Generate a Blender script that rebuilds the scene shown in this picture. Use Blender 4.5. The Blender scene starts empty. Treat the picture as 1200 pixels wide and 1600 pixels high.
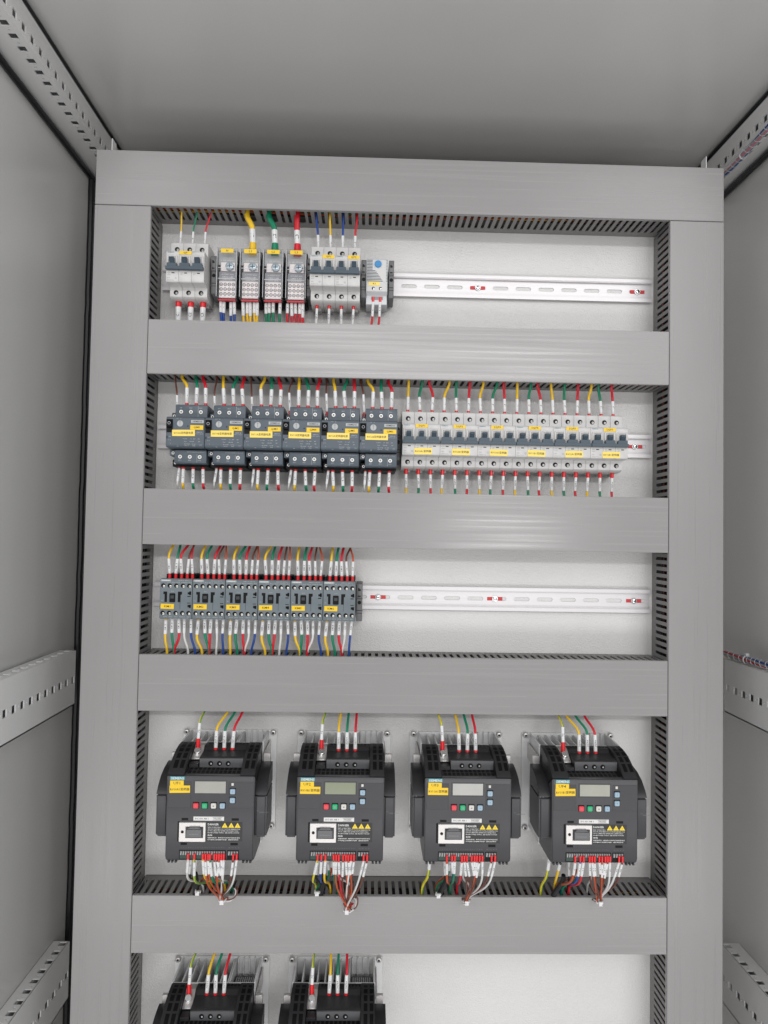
import bpy, bmesh, math, random
from mathutils import Vector, Matrix
S = 0.001                      # everything below is written in millimetres
ZO = 2000.0                    # the cabinet stands on a hall floor 2 m below the top of the trunking
rng = random.Random(7)
scene = bpy.context.scene

# ------------------------------------------------------------------ camera
cd = bpy.data.cameras.new('camera'); cam = bpy.data.objects.new('camera', cd)
scene.collection.objects.link(cam); scene.camera = cam
cd.sensor_fit = 'VERTICAL'; cd.sensor_height = 32.0
cd.lens = 1118.42 / 1600 * 32.0
cd.clip_start = 0.01; cd.clip_end = 60
R = [[0.9995439164, -0.0171489775, -0.0248570260],
     [0.0179440136, 0.9993228563, 0.0321222866],
     [0.0242893292, -0.0325536709, 0.9991748030]]
rt = Vector((R[0][0], R[0][2], -R[0][1])); dn = Vector((R[1][0], R[1][2], -R[1][1])); fw = Vector((R[2][0], R[2][2], -R[2][1]))
m = Matrix((rt, -dn, -fw)).transposed().to_4x4()
m.translation = Vector((397.39 * S, -1021.29 * S, (-547.47 + ZO) * S))
cam.matrix_world = m
scene.render.resolution_x = 768; scene.render.resolution_y = 1024

# ------------------------------------------------------------------ light
w = bpy.data.worlds.new('World'); scene.world = w; w.use_nodes = True
bg = w.node_tree.nodes['Background']; bg.inputs[0].default_value = (0.97, 0.985, 1.0, 1); bg.inputs[1].default_value = 0.63

def area(name, loc, target, sx, sy, power, col=(1, 1, 1)):
    l = bpy.data.lights.new(name, 'AREA'); l.shape = 'RECTANGLE'; l.size = sx; l.size_y = sy
    l.energy = power; l.color = col
    o = bpy.data.objects.new(name, l); scene.collection.objects.link(o)
    o.location = Vector((loc[0], loc[1], loc[2] + ZO)) * S
    t = Vector((target[0], target[1], target[2] + ZO)) * S
    o.rotation_euler = (t - o.location).to_track_quat('-Z', 'Y').to_euler()
area('hall_lamp_left', (-1050, -2500, 700), (456, 60, -600), 1.1, 1.6, 13, (1.0, 1.0, 0.995))
area('hall_lamp_right', (1960, -2500, 700), (456, 60, -600), 1.1, 1.6, 13, (1.0, 1.0, 0.995))
area('hall_lamp_tube', (950, -5600, 1170), (640, 0, -250), 2.9, 0.10, 42, (1.0, 0.99, 0.98))
area('hall_lamp_tube', (850, -5600, 1020), (640, 0, -250), 3.4, 0.08, 32, (1.0, 0.99, 0.98))
area('hall_window', (1650, -5600, -560), (640, 0, -550), 0.9, 0.36, 26, (1.0, 0.99, 0.98))
area('floor_bounce', (456, -2050, -1850), (456, 150, 60), 3.4, 0.5, 18, (1.0, 0.985, 0.97))
scene.view_settings.view_transform = 'Standard'; scene.view_settings.look = 'None'
scene.view_settings.exposure = -0.06; scene.view_settings.gamma = 1.0
scene.render.engine = 'CYCLES'

# ------------------------------------------------------------------ materials
MATS = {}
def mat(name, col, rough=0.5, metal=0.0, bump=None, var=0.0, vscale=(40, 40, 40), coat=0.0, spec=0.5, cloud=None, rvar=0.0):
    if name in MATS: return MATS[name]
    m = bpy.data.materials.new(name); m.use_nodes = True; nt = m.node_tree; N = nt.nodes; L = nt.links
    b = N['Principled BSDF']
    b.inputs['Base Color'].default_value = (*col, 1); b.inputs['Roughness'].default_value = rough
    b.inputs['Metallic'].default_value = metal; b.inputs['Coat Weight'].default_value = coat
    b.inputs['Specular IOR Level'].default_value = spec
    if bump or var or rvar:
        tc = N.new('ShaderNodeTexCoord')
    if var or rvar:
        mp = N.new('ShaderNodeMapping'); mp.inputs['Scale'].default_value = vscale
        nz = N.new('ShaderNodeTexNoise'); nz.inputs['Scale'].default_value = 1.0; nz.inputs['Detail'].default_value = 5
        L.new(tc.outputs['Object'], mp.inputs[0]); L.new(mp.outputs[0], nz.inputs['Vector'])
    if var:
        mr = N.new('ShaderNodeMapRange'); mr.inputs[1].default_value = 0.2; mr.inputs[2].default_value = 0.8; mr.interpolation_type = 'SMOOTHSTEP'
        mr.inputs[3].default_value = 1 - var; mr.inputs[4].default_value = 1 + var
        mx = N.new('ShaderNodeVectorMath'); mx.operation = 'SCALE'; mx.inputs[0].default_value = col
        L.new(nz.outputs[0], mr.inputs[0])
        if cloud:                                  # faint handling marks and dust on the surface
            n3 = N.new('ShaderNodeTexNoise'); n3.inputs['Scale'].default_value = cloud[0]; n3.inputs['Detail'].default_value = 6; n3.inputs['Roughness'].default_value = 0.55
            m3 = N.new('ShaderNodeMapRange'); m3.inputs[1].default_value = 0.15; m3.inputs[2].default_value = 0.85; m3.interpolation_type = 'SMOOTHSTEP'; m3.inputs[3].default_value = 1 + cloud[1]; m3.inputs[4].default_value = 1 - cloud[1]
            mu = N.new('ShaderNodeMath'); mu.operation = 'MULTIPLY'
            L.new(tc.outputs['Object'], n3.inputs['Vector']); L.new(n3.outputs[0], m3.inputs[0]); L.new(m3.outputs[0], mu.inputs[0]); L.new(mr.outputs[0], mu.inputs[1]); L.new(mu.outputs[0], mx.inputs['Scale'])
        else: L.new(mr.outputs[0], mx.inputs['Scale'])
        L.new(mx.outputs[0], b.inputs['Base Color'])
    if rvar:
        m2 = N.new('ShaderNodeMapRange'); m2.inputs[1].default_value = 0.2; m2.inputs[2].default_value = 0.8; m2.interpolation_type = 'SMOOTHSTEP'
        m2.inputs[3].default_value = rough - rvar; m2.inputs[4].default_value = rough + rvar
        L.new(nz.outputs[0], m2.inputs[0]); L.new(m2.outputs[0], b.inputs['Roughness'])
    if bump:
        sc, st, dist = bump
        mp = N.new('ShaderNodeMapping'); mp.inputs['Scale'].default_value = sc if isinstance(sc, tuple) else (sc, sc, sc)
        n2 = N.new('ShaderNodeTexNoise'); n2.inputs['Scale'].default_value = 1.0; n2.inputs['Detail'].default_value = 3
        bp = N.new('ShaderNodeBump'); bp.inputs['Strength'].default_value = st; bp.inputs['Distance'].default_value = dist
        L.new(tc.outputs['Object'], mp.inputs[0]); L.new(mp.outputs[0], n2.inputs['Vector'])
        L.new(n2.outputs[0], bp.inputs['Height']); L.new(bp.outputs[0], b.inputs['Normal'])
    MATS[name] = m; return m

PAINT = mat('cabinet_paint', (0.68, 0.672, 0.66), 0.20, bump=(900, 0.10, 0.0003), var=0.02, vscale=(3, 3, 3), spec=0.85, cloud=(4, 0.02), rvar=0.02)
RAILP = mat('frame_paint', (0.80, 0.792, 0.785), 0.42, bump=(900, 0.08, 0.0003), var=0.02, vscale=(6, 6, 6))
PLATE = mat('plate_paint', (0.63, 0.62, 0.612), 0.30, bump=(420, 0.9, 0.0009), cloud=(4, 0.03), var=0.03, vscale=(9, 9, 9), rvar=0.05)
LIDH = mat('trunking_cover_h', (0.272, 0.263, 0.262), 0.24, cloud=(6, 0.035), bump=((5, 40, 900), 0.13, 0.0003), var=0.013, vscale=(3, 10, 220), rvar=0.07)
LIDV = mat('trunking_cover_v', (0.272, 0.263, 0.262), 0.30, cloud=(6, 0.035), bump=((800, 40, 6), 0.11, 0.0003), var=0.013, vscale=(140, 10, 2.5), rvar=0.06)
DUCT = mat('trunking_pvc', (0.20, 0.195, 0.192), 0.48, var=0.03, vscale=(30, 30, 30))
GASK = mat('rubber_gasket', (0.006, 0.006, 0.007), 0.42)
DARK = mat('dark_void', (0.03, 0.03, 0.03), 0.7)
ALU = mat('din_rail_metal', (0.66, 0.64, 0.65), 0.40, 0.3, bump=((20, 30, 600), 0.10, 0.0003), var=0.03, vscale=(5, 20, 200))
STEEL = mat('zinc_steel', (0.56, 0.54, 0.53), 0.36, 0.6, bump=(300, 0.04, 0.0002))
STEELB = mat('bright_steel', (0.80, 0.80, 0.80), 0.2, 0.95)
HEAT = mat('heatsink_cast', (0.74, 0.74, 0.74), 0.5, 0.25, bump=(600, 0.2, 0.0004), var=0.05, vscale=(60, 60, 60))
REDW = mat('red_fibre', (0.55, 0.03, 0.035), 0.5)
MCBW = mat('breaker_plastic', (0.58, 0.57, 0.56), 0.42, var=0.015, vscale=(60, 60, 60))
MCBR = mat('breaker_recess', (0.44, 0.435, 0.43), 0.45)
TOGG = mat('toggle_blue_grey', (0.040, 0.066, 0.092), 0.42)
GREYD = mat('starter_grey', (0.078, 0.098, 0.120), 0.45, bump=(1500, 0.08, 0.0002), var=0.04, vscale=(80, 80, 80))
GREYL = mat('tag_light_grey', (0.42, 0.43, 0.43), 0.45)
BLACKP = mat('black_plastic', (0.004, 0.004, 0.0045), 0.45, spec=0.18)
CLAMPG = mat('clamp_grey', (0.17, 0.17, 0.17), 0.5)
YEL = mat('yellow_sticker', (0.80, 0.53, 0.012), 0.42, var=0.02, vscale=(50, 50, 50))
YEL2 = mat('pale_yellow_sticker', (0.88, 0.66, 0.13), 0.42, var=0.02, vscale=(50, 50, 50))
INK = mat('black_ink', (0.03, 0.025, 0.02), 0.6)
INKY = mat('sticker_ink', (0.09, 0.05, 0.01), 0.6)
INKG = mat('grey_print', (0.26, 0.27, 0.28), 0.6)
INKL = mat('light_print', (0.45, 0.47, 0.48), 0.6)
INKW = mat('white_print', (0.75, 0.75, 0.73), 0.5)
INKB = mat('blue_print', (0.12, 0.26, 0.34), 0.5)
TEAL = mat('teal_print', (0.05, 0.27, 0.31), 0.45)
WHITE = mat('white_sleeve', (0.70, 0.70, 0.70), 0.42)
WHITEL = mat('white_label', (0.66, 0.65, 0.64), 0.4)
DRV = mat('drive_plastic', (0.046, 0.046, 0.050), 0.42, bump=(1600, 0.12, 0.0002), var=0.04, vscale=(60, 60, 60))
DRVD = mat('drive_plastic_dark', (0.019, 0.019, 0.021), 0.38, bump=(1600, 0.12, 0.0002), var=0.05, vscale=(60, 60, 60))
DRVP = mat('drive_panel', (0.036, 0.036, 0.040), 0.38)
LCD = mat('lcd_glass', (0.36, 0.36, 0.31), 0.16, coat=0.5)
LCDG = mat('lcd_glass_green', (0.22, 0.24, 0.16), 0.16, coat=0.5)
BTNR = mat('button_red', (0.72, 0.04, 0.06), 0.4); BTNG = mat('button_green', (0.0, 0.42, 0.16), 0.4)
BTNW = mat('button_white', (0.62, 0.60, 0.56), 0.4); BTNB = mat('button_blue', (0.30, 0.42, 0.52), 0.4)
DIALB = mat('dial_blue', (0.02, 0.22, 0.50), 0.4)
WC = {'yellow': mat('wire_yellow', (0.80, 0.50, 0.02), 0.4), 'green': mat('wire_green', (0.0, 0.20, 0.10), 0.4),
      'red': mat('wire_red', (0.60, 0.008, 0.022), 0.4), 'blue': mat('wire_blue', (0.010, 0.055, 0.27), 0.4),
      'brown': mat('wire_brown', (0.13, 0.035, 0.02), 0.4), 'white': mat('wire_white', (0.64, 0.63, 0.62), 0.4),
      'orange': mat('wire_orange', (0.48, 0.075, 0.02), 0.4), 'black': mat('wire_black', (0.012, 0.012, 0.014), 0.4),
      'grey': mat('wire_grey', (0.35, 0.35, 0.35), 0.4), 'purple': mat('wire_purple', (0.15, 0.10, 0.35), 0.4),
      'pink': mat('wire_pink', (0.60, 0.20, 0.26), 0.4)}
FER = mat('ferrule_red', (0.66, 0.012, 0.018), 0.3)
def clear():
    m = bpy.data.materials.new('clear_cover'); m.use_nodes = True; N = m.node_tree.nodes; L = m.node_tree.links
    N.remove(N['Principled BSDF']); out = N['Material Output']
    t = N.new('ShaderNodeBsdfTransparent'); t.inputs[0].default_value = (0.97, 0.97, 0.975, 1)
    g = N.new('ShaderNodeBsdfGlossy'); g.inputs['Roughness'].default_value = 0.08
    lw = N.new('ShaderNodeLayerWeight'); lw.inputs[0].default_value = 0.5
    pw = N.new('ShaderNodeMath'); pw.operation = 'POWER'; pw.inputs[1].default_value = 3.0
    f = N.new('ShaderNodeMath'); f.operation = 'MULTIPLY_ADD'; f.inputs[1].default_value = 0.6; f.inputs[2].default_value = 0.05
    tc = N.new('ShaderNodeTexCoord'); nz = N.new('ShaderNodeTexNoise'); nz.inputs['Scale'].default_value = 60
    bp = N.new('ShaderNodeBump'); bp.inputs['Strength'].default_value = 0.12; bp.inputs['Distance'].default_value = 0.0006
    L.new(tc.outputs['Object'], nz.inputs['Vector']); L.new(nz.outputs[0], bp.inputs['Height']); L.new(bp.outputs[0], g.inputs['Normal'])
    L.new(lw.outputs['Facing'], pw.inputs[0]); L.new(pw.outputs[0], f.inputs[0])
    x = N.new('ShaderNodeMixShader'); L.new(f.outputs[0], x.inputs[0]); L.new(t.outputs[0], x.inputs[1]); L.new(g.outputs[0], x.inputs[2])
    L.new(x.outputs[0], out.inputs['Surface']); return m
CLEAR = clear()
def striped():                   # yellow wire with a green stripe down one side
    m = mat('wire_earth', (0.62, 0.60, 0.03), 0.4); N = m.node_tree.nodes; L = m.node_tree.links
    tc = N.new('ShaderNodeTexCoord'); sp = N.new('ShaderNodeSeparateXYZ'); r = N.new('ShaderNodeValToRGB')
    r.color_ramp.interpolation = 'CONSTANT'; r.color_ramp.elements[0].color = (0.68, 0.58, 0.03, 1)
    r.color_ramp.elements[1].color = (0.16, 0.33, 0.04, 1); r.color_ramp.elements[1].position = 0.35
    L.new(tc.outputs['Normal'], sp.inputs[0]); L.new(sp.outputs[0], r.inputs[0])
    L.new(r.outputs[0], N['Principled BSDF'].inputs['Base Color']); return m
WC['earth'] = striped()

# ------------------------------------------------------------------ text
_fc = bpy.data.curves.new('lettering_source', 'FONT'); _fo = bpy.data.objects.new('lettering_source', _fc)
scene.collection.objects.link(_fo)
_fc.size = 1.0; _fc.resolution_u = 1; _fc.offset = 0.010
_TC = {}
def text_geo(s):
    if s in _TC: return _TC[s]
    _fc.body = s
    bpy.context.view_layer.update()
    me = bpy.data.meshes.new_from_object(_fo)
    v = [(p.co.x, p.co.y) for p in me.vertices]; f = [tuple(q.vertices) for q in me.polygons]
    bpy.data.meshes.remove(me)
    x0 = min(a[0] for a in v); x1 = max(a[0] for a in v); y0 = min(a[1] for a in v); y1 = max(a[1] for a in v)
    v = [(a[0] - (x0 + x1) / 2, a[1] - (y0 + y1) / 2) for a in v]
    _TC[s] = (v, f, x1 - x0, y1 - y0); return _TC[s]

# ------------------------------------------------------------------ mesh builder (mm, y negative = towards the viewer)
STUFFY = set('screw_recess terminal_screw screw_slot print clamp_screws vent_slots vent_holes grille_holes clamp_strip clamp_glints vent_slits notches foot_ribs button_mark dial_marks cover_slots fan_grille slots clamp_blocks switch_window window_lip link_lug cover_highlights button_well terminal_opening brand_lettering'.split())
class MB:
    def __init__(s): s.v = []; s.f = []
    def add(s, vs, fs):
        n = len(s.v); s.v += [tuple(a) for a in vs]; s.f += [tuple(i + n for i in q) for q in fs]; return s
    def box(s, x0, x1, y0, y1, z0, z1):
        if x0 > x1: x0, x1 = x1, x0
        if y0 > y1: y0, y1 = y1, y0
        if z0 > z1: z0, z1 = z1, z0
        return s.add([(x0, y0, z0), (x1, y0, z0), (x1, y1, z0), (x0, y1, z0), (x0, y0, z1), (x1, y0, z1), (x1, y1, z1), (x0, y1, z1)],
                     [(0, 3, 2, 1), (4, 5, 6, 7), (0, 1, 5, 4), (1, 2, 6, 5), (2, 3, 7, 6), (3, 0, 4, 7)])
    def prism(s, pts, a0, a1, axis='x'):       # pts in the two other axes: x->(y,z)  y->(x,z)  z->(x,y)
        n = len(pts)
        def mk(a, p): return (a, p[0], p[1]) if axis == 'x' else ((p[0], a, p[1]) if axis == 'y' else (p[0], p[1], a))
        vs = [mk(a0, p) for p in pts] + [mk(a1, p) for p in pts]
        fs = [tuple(range(n)), tuple(range(2 * n - 1, n - 1, -1))] + [(i, i + n, (i + 1) % n + n, (i + 1) % n) for i in range(n)]
        return s.add(vs, fs)
    def disc(s, cx, cz, r, y0, y1, n=14, r1=None, ph=0):   # cylinder along y
        r1 = r if r1 is None else r1
        vs = [(cx + r * math.cos(2 * math.pi * i / n + ph), y0, cz + r * math.sin(2 * math.pi * i / n + ph)) for i in range(n)] + \
             [(cx + r1 * math.cos(2 * math.pi * i / n + ph), y1, cz + r1 * math.sin(2 * math.pi * i / n + ph)) for i in range(n)]
        return s.add(vs, [tuple(range(n)), tuple(range(2 * n - 1, n - 1, -1))] + [(i, i + n, (i + 1) % n + n, (i + 1) % n) for i in range(n)])
    def ring(s, cx, cz, ro, ri, y0, y1, n=16):
        vs = []
        for (r, y) in ((ro, y0), (ri, y0), (ri, y1), (ro, y1)):
            vs += [(cx + r * math.cos(2 * math.pi * i / n), y, cz + r * math.sin(2 * math.pi * i / n)) for i in range(n)]
        fs = []
        for k in range(4):
            for i in range(n):
                a = k * n; b = ((k + 1) % 4) * n; fs.append((a + i, a + (i + 1) % n, b + (i + 1) % n, b + i))
        return s.add(vs, fs)
    def tube(s, pts, r, n=8, r2=None):
        pts = [Vector(p) for p in pts]; k = len(pts); vs = []
        up = Vector((0, 1, 0))
        for i, p in enumerate(pts):
            t = (pts[min(i + 1, k - 1)] - pts[max(i - 1, 0)])
            if t.length < 1e-6: t = Vector((0, 0, 1))
            t.normalize(); a = t.cross(up)
            if a.length < 1e-3: a = t.cross(Vector((1, 0, 0)))
            a.normalize(); b = t.cross(a); up = a.cross(t) if a.cross(t).length > .1 else up
            rr = r if r2 is None else r + (r2 - r) * i / (k - 1)
            vs += [tuple(p + (a * math.cos(2 * math.pi * j / n) + b * math.sin(2 * math.pi * j / n)) * rr) for j in range(n)]
        fs = [tuple(range(n - 1, -1, -1)), tuple((k - 1) * n + j for j in range(n))]
        for i in range(k - 1):
            for j in range(n): fs.append((i * n + j, i * n + (j + 1) % n, (i + 1) * n + (j + 1) % n, (i + 1) * n + j))
        return s.add(vs, fs)
    def text(s, t, x, y, z, h, width=None, vert=False, align='c'):   # flat lettering facing -y
        v, f, W, H = text_geo(t); k = h / max(H, 0.3); kx = k if width is None else width / W
        if vert: vs = [(x - a[1] * k, y, z + a[0] * kx) for a in v]
        else:
            o = 0 if align == 'c' else W * kx / 2
            vs = [(x + o + a[0] * kx, y, z + a[1] * k) for a in v]
        return s.add(vs, f)
    def perf(s, fn, u0, u1, v0, v1, th, holes):
        """plate in (u,v) of thickness th with one row of polygon holes; fn(u,v,w)->xyz"""
        holes = sorted(holes, key=lambda h: h[0]); cuts = [u0] + [(holes[i][0] + holes[i + 1][0]) / 2 for i in range(len(holes) - 1)] + [u1]
        for i, (cu, cv, poly) in enumerate(holes):
            a, b = cuts[i], cuts[i + 1]; n = len(poly); h = [(cu + p[0], cv + p[1]) for p in poly]
            # poly goes counterclockwise starting at its bottom (min v) point; top point at index n//2
            t = n // 2
            right = h[0:t + 1]; left = h[t:] + [h[0]]
            ro = [(cu, v1), (b, v1), (b, v0), (cu, v0)]; lo = [(cu, v0), (a, v0), (a, v1), (cu, v1)]
            P1 = right + ro; P2 = left + lo
            for P in (P1, P2):
                k = len(P)
                s.add([fn(p[0], p[1], 0) for p in P], [tuple(range(k))]); s.add([fn(p[0], p[1], th) for p in P], [tuple(range(k - 1, -1, -1))])
            s.add([fn(p[0], p[1], 0) for p in h] + [fn(p[0], p[1], th) for p in h], [(j, (j + 1) % n, (j + 1) % n + n, j + n) for j in range(n)])
        c = [(u0, v0), (u1, v0), (u1, v1), (u0, v1)]
        s.add([fn(p[0], p[1], 0) for p in c] + [fn(p[0], p[1], th) for p in c], [(j, (j + 1) % 4, (j + 1) % 4 + 4, j + 4) for j in range(4)])
        return s
    def build(s, name, material, parent=None, loc=None, bevel=0, seg=1, smooth=None, kind=None, label=None):
        me = bpy.data.meshes.new(name)
        me.from_pydata([(a[0] * S, a[1] * S, a[2] * S) for a in s.v], [], s.f); me.materials.append(material)
        bm = bmesh.new(); bm.from_mesh(me)
        bmesh.ops.recalc_face_normals(bm, faces=bm.faces)
        if bevel:
            es = [e for e in bm.edges if len(e.link_faces) == 2 and e.calc_face_angle(0) > 0.6]
            try: bmesh.ops.bevel(bm, geom=es, offset=bevel * S, segments=seg, affect='EDGES', clamp_overlap=True)
            except Exception: pass
        if smooth or (bevel and smooth is None):
            for f in bm.faces: f.smooth = True
            for e in bm.edges:
                if len(e.link_faces) == 2 and e.calc_face_angle(0) > (0.75 if bevel else 0.6): e.smooth = False
        bm.to_mesh(me); bm.free()
        o = bpy.data.objects.new(name, me); scene.collection.objects.link(o)
        if parent is not None: o.parent = parent
        if loc is not None: o.location = ((loc[0]) * S, loc[1] * S, (loc[2] + (ZO if parent is None else 0)) * S)
        if name in STUFFY: o['kind'] = 'stuff'
        if kind: o['kind'] = kind
        if label: o['label'] = label
        return o

def stadium(hw, hh, n=5):          # long axis v; counterclockwise from the bottom point
    pts = []
    for i in range(n + 1): a = -math.pi / 2 + math.pi / 2 * i / n; pts.append((hw * math.cos(a), -(hh - hw) + hw * math.sin(a)))
    for i in range(2 * n + 1): a = math.pi * i / (2 * n); pts.append((hw * math.cos(a), (hh - hw) + hw * math.sin(a)))
    for i in range(1, n): a = math.pi + math.pi / 2 * i / n; pts.append((hw * math.cos(a), -(hh - hw) + hw * math.sin(a)))
    i0 = max(range(len(pts)), key=lambda k: pts[k][1])
    # top index must equal n//2
    return fix(pts)
def fix(pts):
    n = len(pts); top = max(range(n), key=lambda k: (pts[k][1], -abs(pts[k][0])))
    right = pts[:top + 1]; left = pts[top:]
    while len(right) - 1 > n // 2 or len(right) - 1 < n // 2:
        if len(right) - 1 < n // 2: right.insert(1, tuple((right[0][k] + right[1][k]) / 2 for k in (0, 1)))
        else: left.insert(1, tuple((left[0][k] + left[1][k]) / 2 for k in (0, 1)))
        n = len(right) + len(left) - 1
    return right + left[1:]
def hslot(hw, hh):                 # stadium with long axis u
    p = [(0, -hh)]
    for i in range(7): a = -math.pi / 2 + math.pi * i / 6; p.append((hw - hh + hh * math.cos(a), hh * math.sin(a)))
    p.append((0, hh))
    for i in range(7): a = math.pi / 2 + math.pi * i / 6; p.append((-(hw - hh) + hh * math.cos(a), hh * math.sin(a)))
    return p
def square(h, w=None): w = w or h; return [(0, -h), (w, -h), (w, h), (0, h), (-w, h), (-w, -h)]
def circ(r, n=8): return [(r * math.sin(2 * math.pi * i / n), -r * math.cos(2 * math.pi * i / n)) for i in range(n)]

def thing(name, label, cat, loc, group=None):
    o = bpy.data.objects.new(name, None); scene.collection.objects.link(o); o.empty_display_size = 0.02
    o.location = (loc[0] * S, loc[1] * S, (loc[2] + ZO) * S); o['label'] = label; o['category'] = cat
    if group: o['group'] = group
    return o
def tag(o, label, cat, group=None):
    o['label'] = label; o['category'] = cat
    if group: o['group'] = group
    return o
def copy_tree(o, parent=None, loc=None, label=None):
    c = o.copy(); scene.collection.objects.link(c); c.parent = parent
    if loc is not None: c.location = (loc[0] * S, loc[1] * S, (loc[2] + ZO) * S)
    if label: c['label'] = label
    for ch in list(o.children): copy_tree(ch, c)
    return c

# ================================================================== THE CABINET
XL, XR = -120.0, 1056.0; YF, YB = -310.0, 345.0; ZT = 160.0; ZBOT = -1830.0
cab = thing('switch_cabinet', 'open light grey painted steel switch cabinet around the whole wiring panel', 'cabinet', (XL, YF, ZBOT))
def wc(x, y, z): return (x - XL, y - YF, z - ZBOT)
def cbox(mb, x0, x1, y0, y1, z0, z1): a = wc(x0, y0, z0); b = wc(x1, y1, z1); return mb.box(a[0], b[0], a[1], b[1], a[2], b[2])
cbox(MB(), XL - 2, XL, YF, YB, ZBOT, ZT).build('side_panel', PAINT, cab, label='left side panel')
cbox(MB(), XR, XR + 2, YF, YB, ZBOT, ZT).build('side_panel', PAINT, cab, label='right side panel')
cbox(MB(), XL - 2, XR + 2, YF, YB, ZT, ZT + 2).build('roof_panel', PAINT, cab)
cbox(MB(), XL - 2, XR + 2, YB, YB + 2, ZBOT, ZT).build('back_panel', PAINT, cab)
cbox(MB(), XL - 2, XR + 2, YF, YB, ZBOT - 2, ZBOT).build('floor_panel', PAINT, cab)
def soft_strip(pts, w, h, flat):      # wavy rubber strip along a line of points
    m = MB(); m.tube([wc(*p) for p in pts], w, 8); return m
def line(a, b, n, jit=0.0, ax=0):
    out = []
    for i in range(n + 1):
        t = i / n; p = [a[k] + (b[k] - a[k]) * t for k in range(3)]
        p[ax] += rng.uniform(-jit, jit); out.append(tuple(p))
    return out
for (x, z, jx) in ((-72, 154.5, 2), (1016, 154.5, 2), (-115.5, 96, 2), (1051.5, 96, 2)):
    s_ = 5.2 if z > 100 else 5.0
    soft_strip(line((x, YF + 3, z), (x, YB - 2, z), 40, 0.35, jx), s_, 6, 0).build('gasket', GASK, cab, smooth=True)
for x in (XL + 4, XR - 4):
    for yy, rr, nn in ((279, 5.0, 90), (293, 7.0, 60)) if x < 0 else ((318, 6.0, 60),):
        m = MB(); m.tube([wc(*p) for p in line((x, yy, ZBOT + 5), (x, yy, 96), nn, 0.6, 0)], rr, 8)
        m.build('gasket', GASK, cab, smooth=True)
cbox(MB(), XL + 0.5, XL + 40, 302, 306, ZBOT, 96).build('gasket_channel', GASK, cab)

SQ = square(5.6); SQ2 = square(5.6); RD = circ(1.7)
def rail_face(mb, fn, u0, u1, v0, v1, vh, th, phase=0.0):
    """plain bands + a row of holes at vh"""
    holes = []; u = u0 + 12.5 + phase
    while u < u1 - 8:
        holes.append((u, vh, SQ))
        if u + 12.5 < u1 - 3: holes.append((u + 12.5, vh, RD))
        u += 25
    mb.perf(fn, u0, u1, vh - 8, vh + 8, th, holes)
    for (a, b) in ((v0, vh - 8), (vh + 8, v1)):
        c = [(u0, a), (u1, a), (u1, b), (u0, b)]
        mb.add([fn(p[0], p[1], 0) for p in c] + [fn(p[0], p[1], th) for p in c],
               [(0, 1, 2, 3), (7, 6, 5, 4)] + [(j, (j + 1) % 4, (j + 1) % 4 + 4, j + 4) for j in range(4)])
def frame_rail(side, kind):
    """depthwise box section rails of the cabinet frame. side -1 left, 1 right"""
    if kind == 'top': xw, xr = (XL, -68.0) if side < 0 else (XR, 1012.0); z_in, z_far = 104.0, 150.0; zh = 117.0; xh = -81.0 if side < 0 else 1025.0
    elif kind == 'mid': xw, xr = (XL + 6, -87.0) if side < 0 else (XR - 6, 1018.0); z_in, z_far = -750.0, -840.0; zh = -797.5; xh = xr + side * 13
    else: xw, xr = (XL + 1, -92.0) if side < 0 else (XR - 1, 1023.0); z_in, z_far = -1243.0, -1338.0; zh = -1295.5; xh = xr + side * 9.0
    y0, y1 = YF + 12, 226.0
    if kind == 'mid': y1 = 172 + 30
    if kind == 'top': y1 = YB - 6
    mb = MB()
    # side face, normal towards the inside; thickness goes away from the inside
    fs = lambda u, v, w_: wc(xr + side * w_, u, v)
    lo, hi = min(z_in, z_far), max(z_in, z_far)
    if side > 0: pass
    rail_face(mb, fs, y0, y1, lo, hi, zh, 2.0, 3.0)
    # horizontal face at z_in
    sg = 1 if kind == 'top' else -1
    a, b = sorted((xw, xr))
    ft = lambda u, v, w_: wc(v, u, z_in + sg * w_)
    a2, b2 = (a, b - 2.0) if side < 0 else (a + 2.0, b)
    rail_face(mb, ft, y0, y1, a2, b2, xh, 2.0, 3.0)
    # closing faces
    cbox(mb, a, b, y0, y1, (z_far if kind != 'top' else z_far - 2), (z_far + 2 if kind != 'top' else z_far))
    mb2 = MB(); cbox(mb2, xw - side * 14 if kind != 'top' else xw - side * 26, xw - side * 12 if kind != 'top' else xw - side * 24, y0, y1, lo + 3, hi - 3)
    mb2.build('rail_liner', GREYL, cab)
    mb.build('frame_rail', RAILP, cab, label={'top': 'upper', 'mid': 'middle', 'low': 'lower'}[kind] + (' left' if side < 0 else ' right') + ' perforated rail')
for sd in (-1, 1):
    for k in ('top', 'mid', 'low'): frame_rail(sd, k)
# rear posts and the rear top rail, each with a row of square holes
for x0, x1, vh in ((-112.0, -57.0, -71.0), (993.0, 1048.0, 1007.0)):
    mb = MB(); fn = lambda u, v, w_: wc(v, 310 + w_, u)
    holes = []; u = ZBOT + 20
    while u < 90: holes.append((u, vh, SQ)); u += 25
    mb.perf(fn, ZBOT + 2, 98, vh - 8, vh + 8, 2, holes)
    cbox(mb, vh + 8, x1, 310, 312, ZBOT + 2, 98); cbox(mb, x0, vh - 8, 310, 312, ZBOT + 2, 98)
    mb.build('corner_post', RAILP, cab)
mb = MB(); fn = lambda u, v, w_: wc(u, 310 + w_, v)
mb.perf(fn, -65, 1009, 104, 120, 2, [(-45 + 25 * i, 112, SQ) for i in range(42)]); cbox(mb, -65, 1009, 310, 312, 99, 104); cbox(mb, -65, 1009, 310, 312, 120, 158)
mb.build('rear_rail', RAILP, cab)
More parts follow.
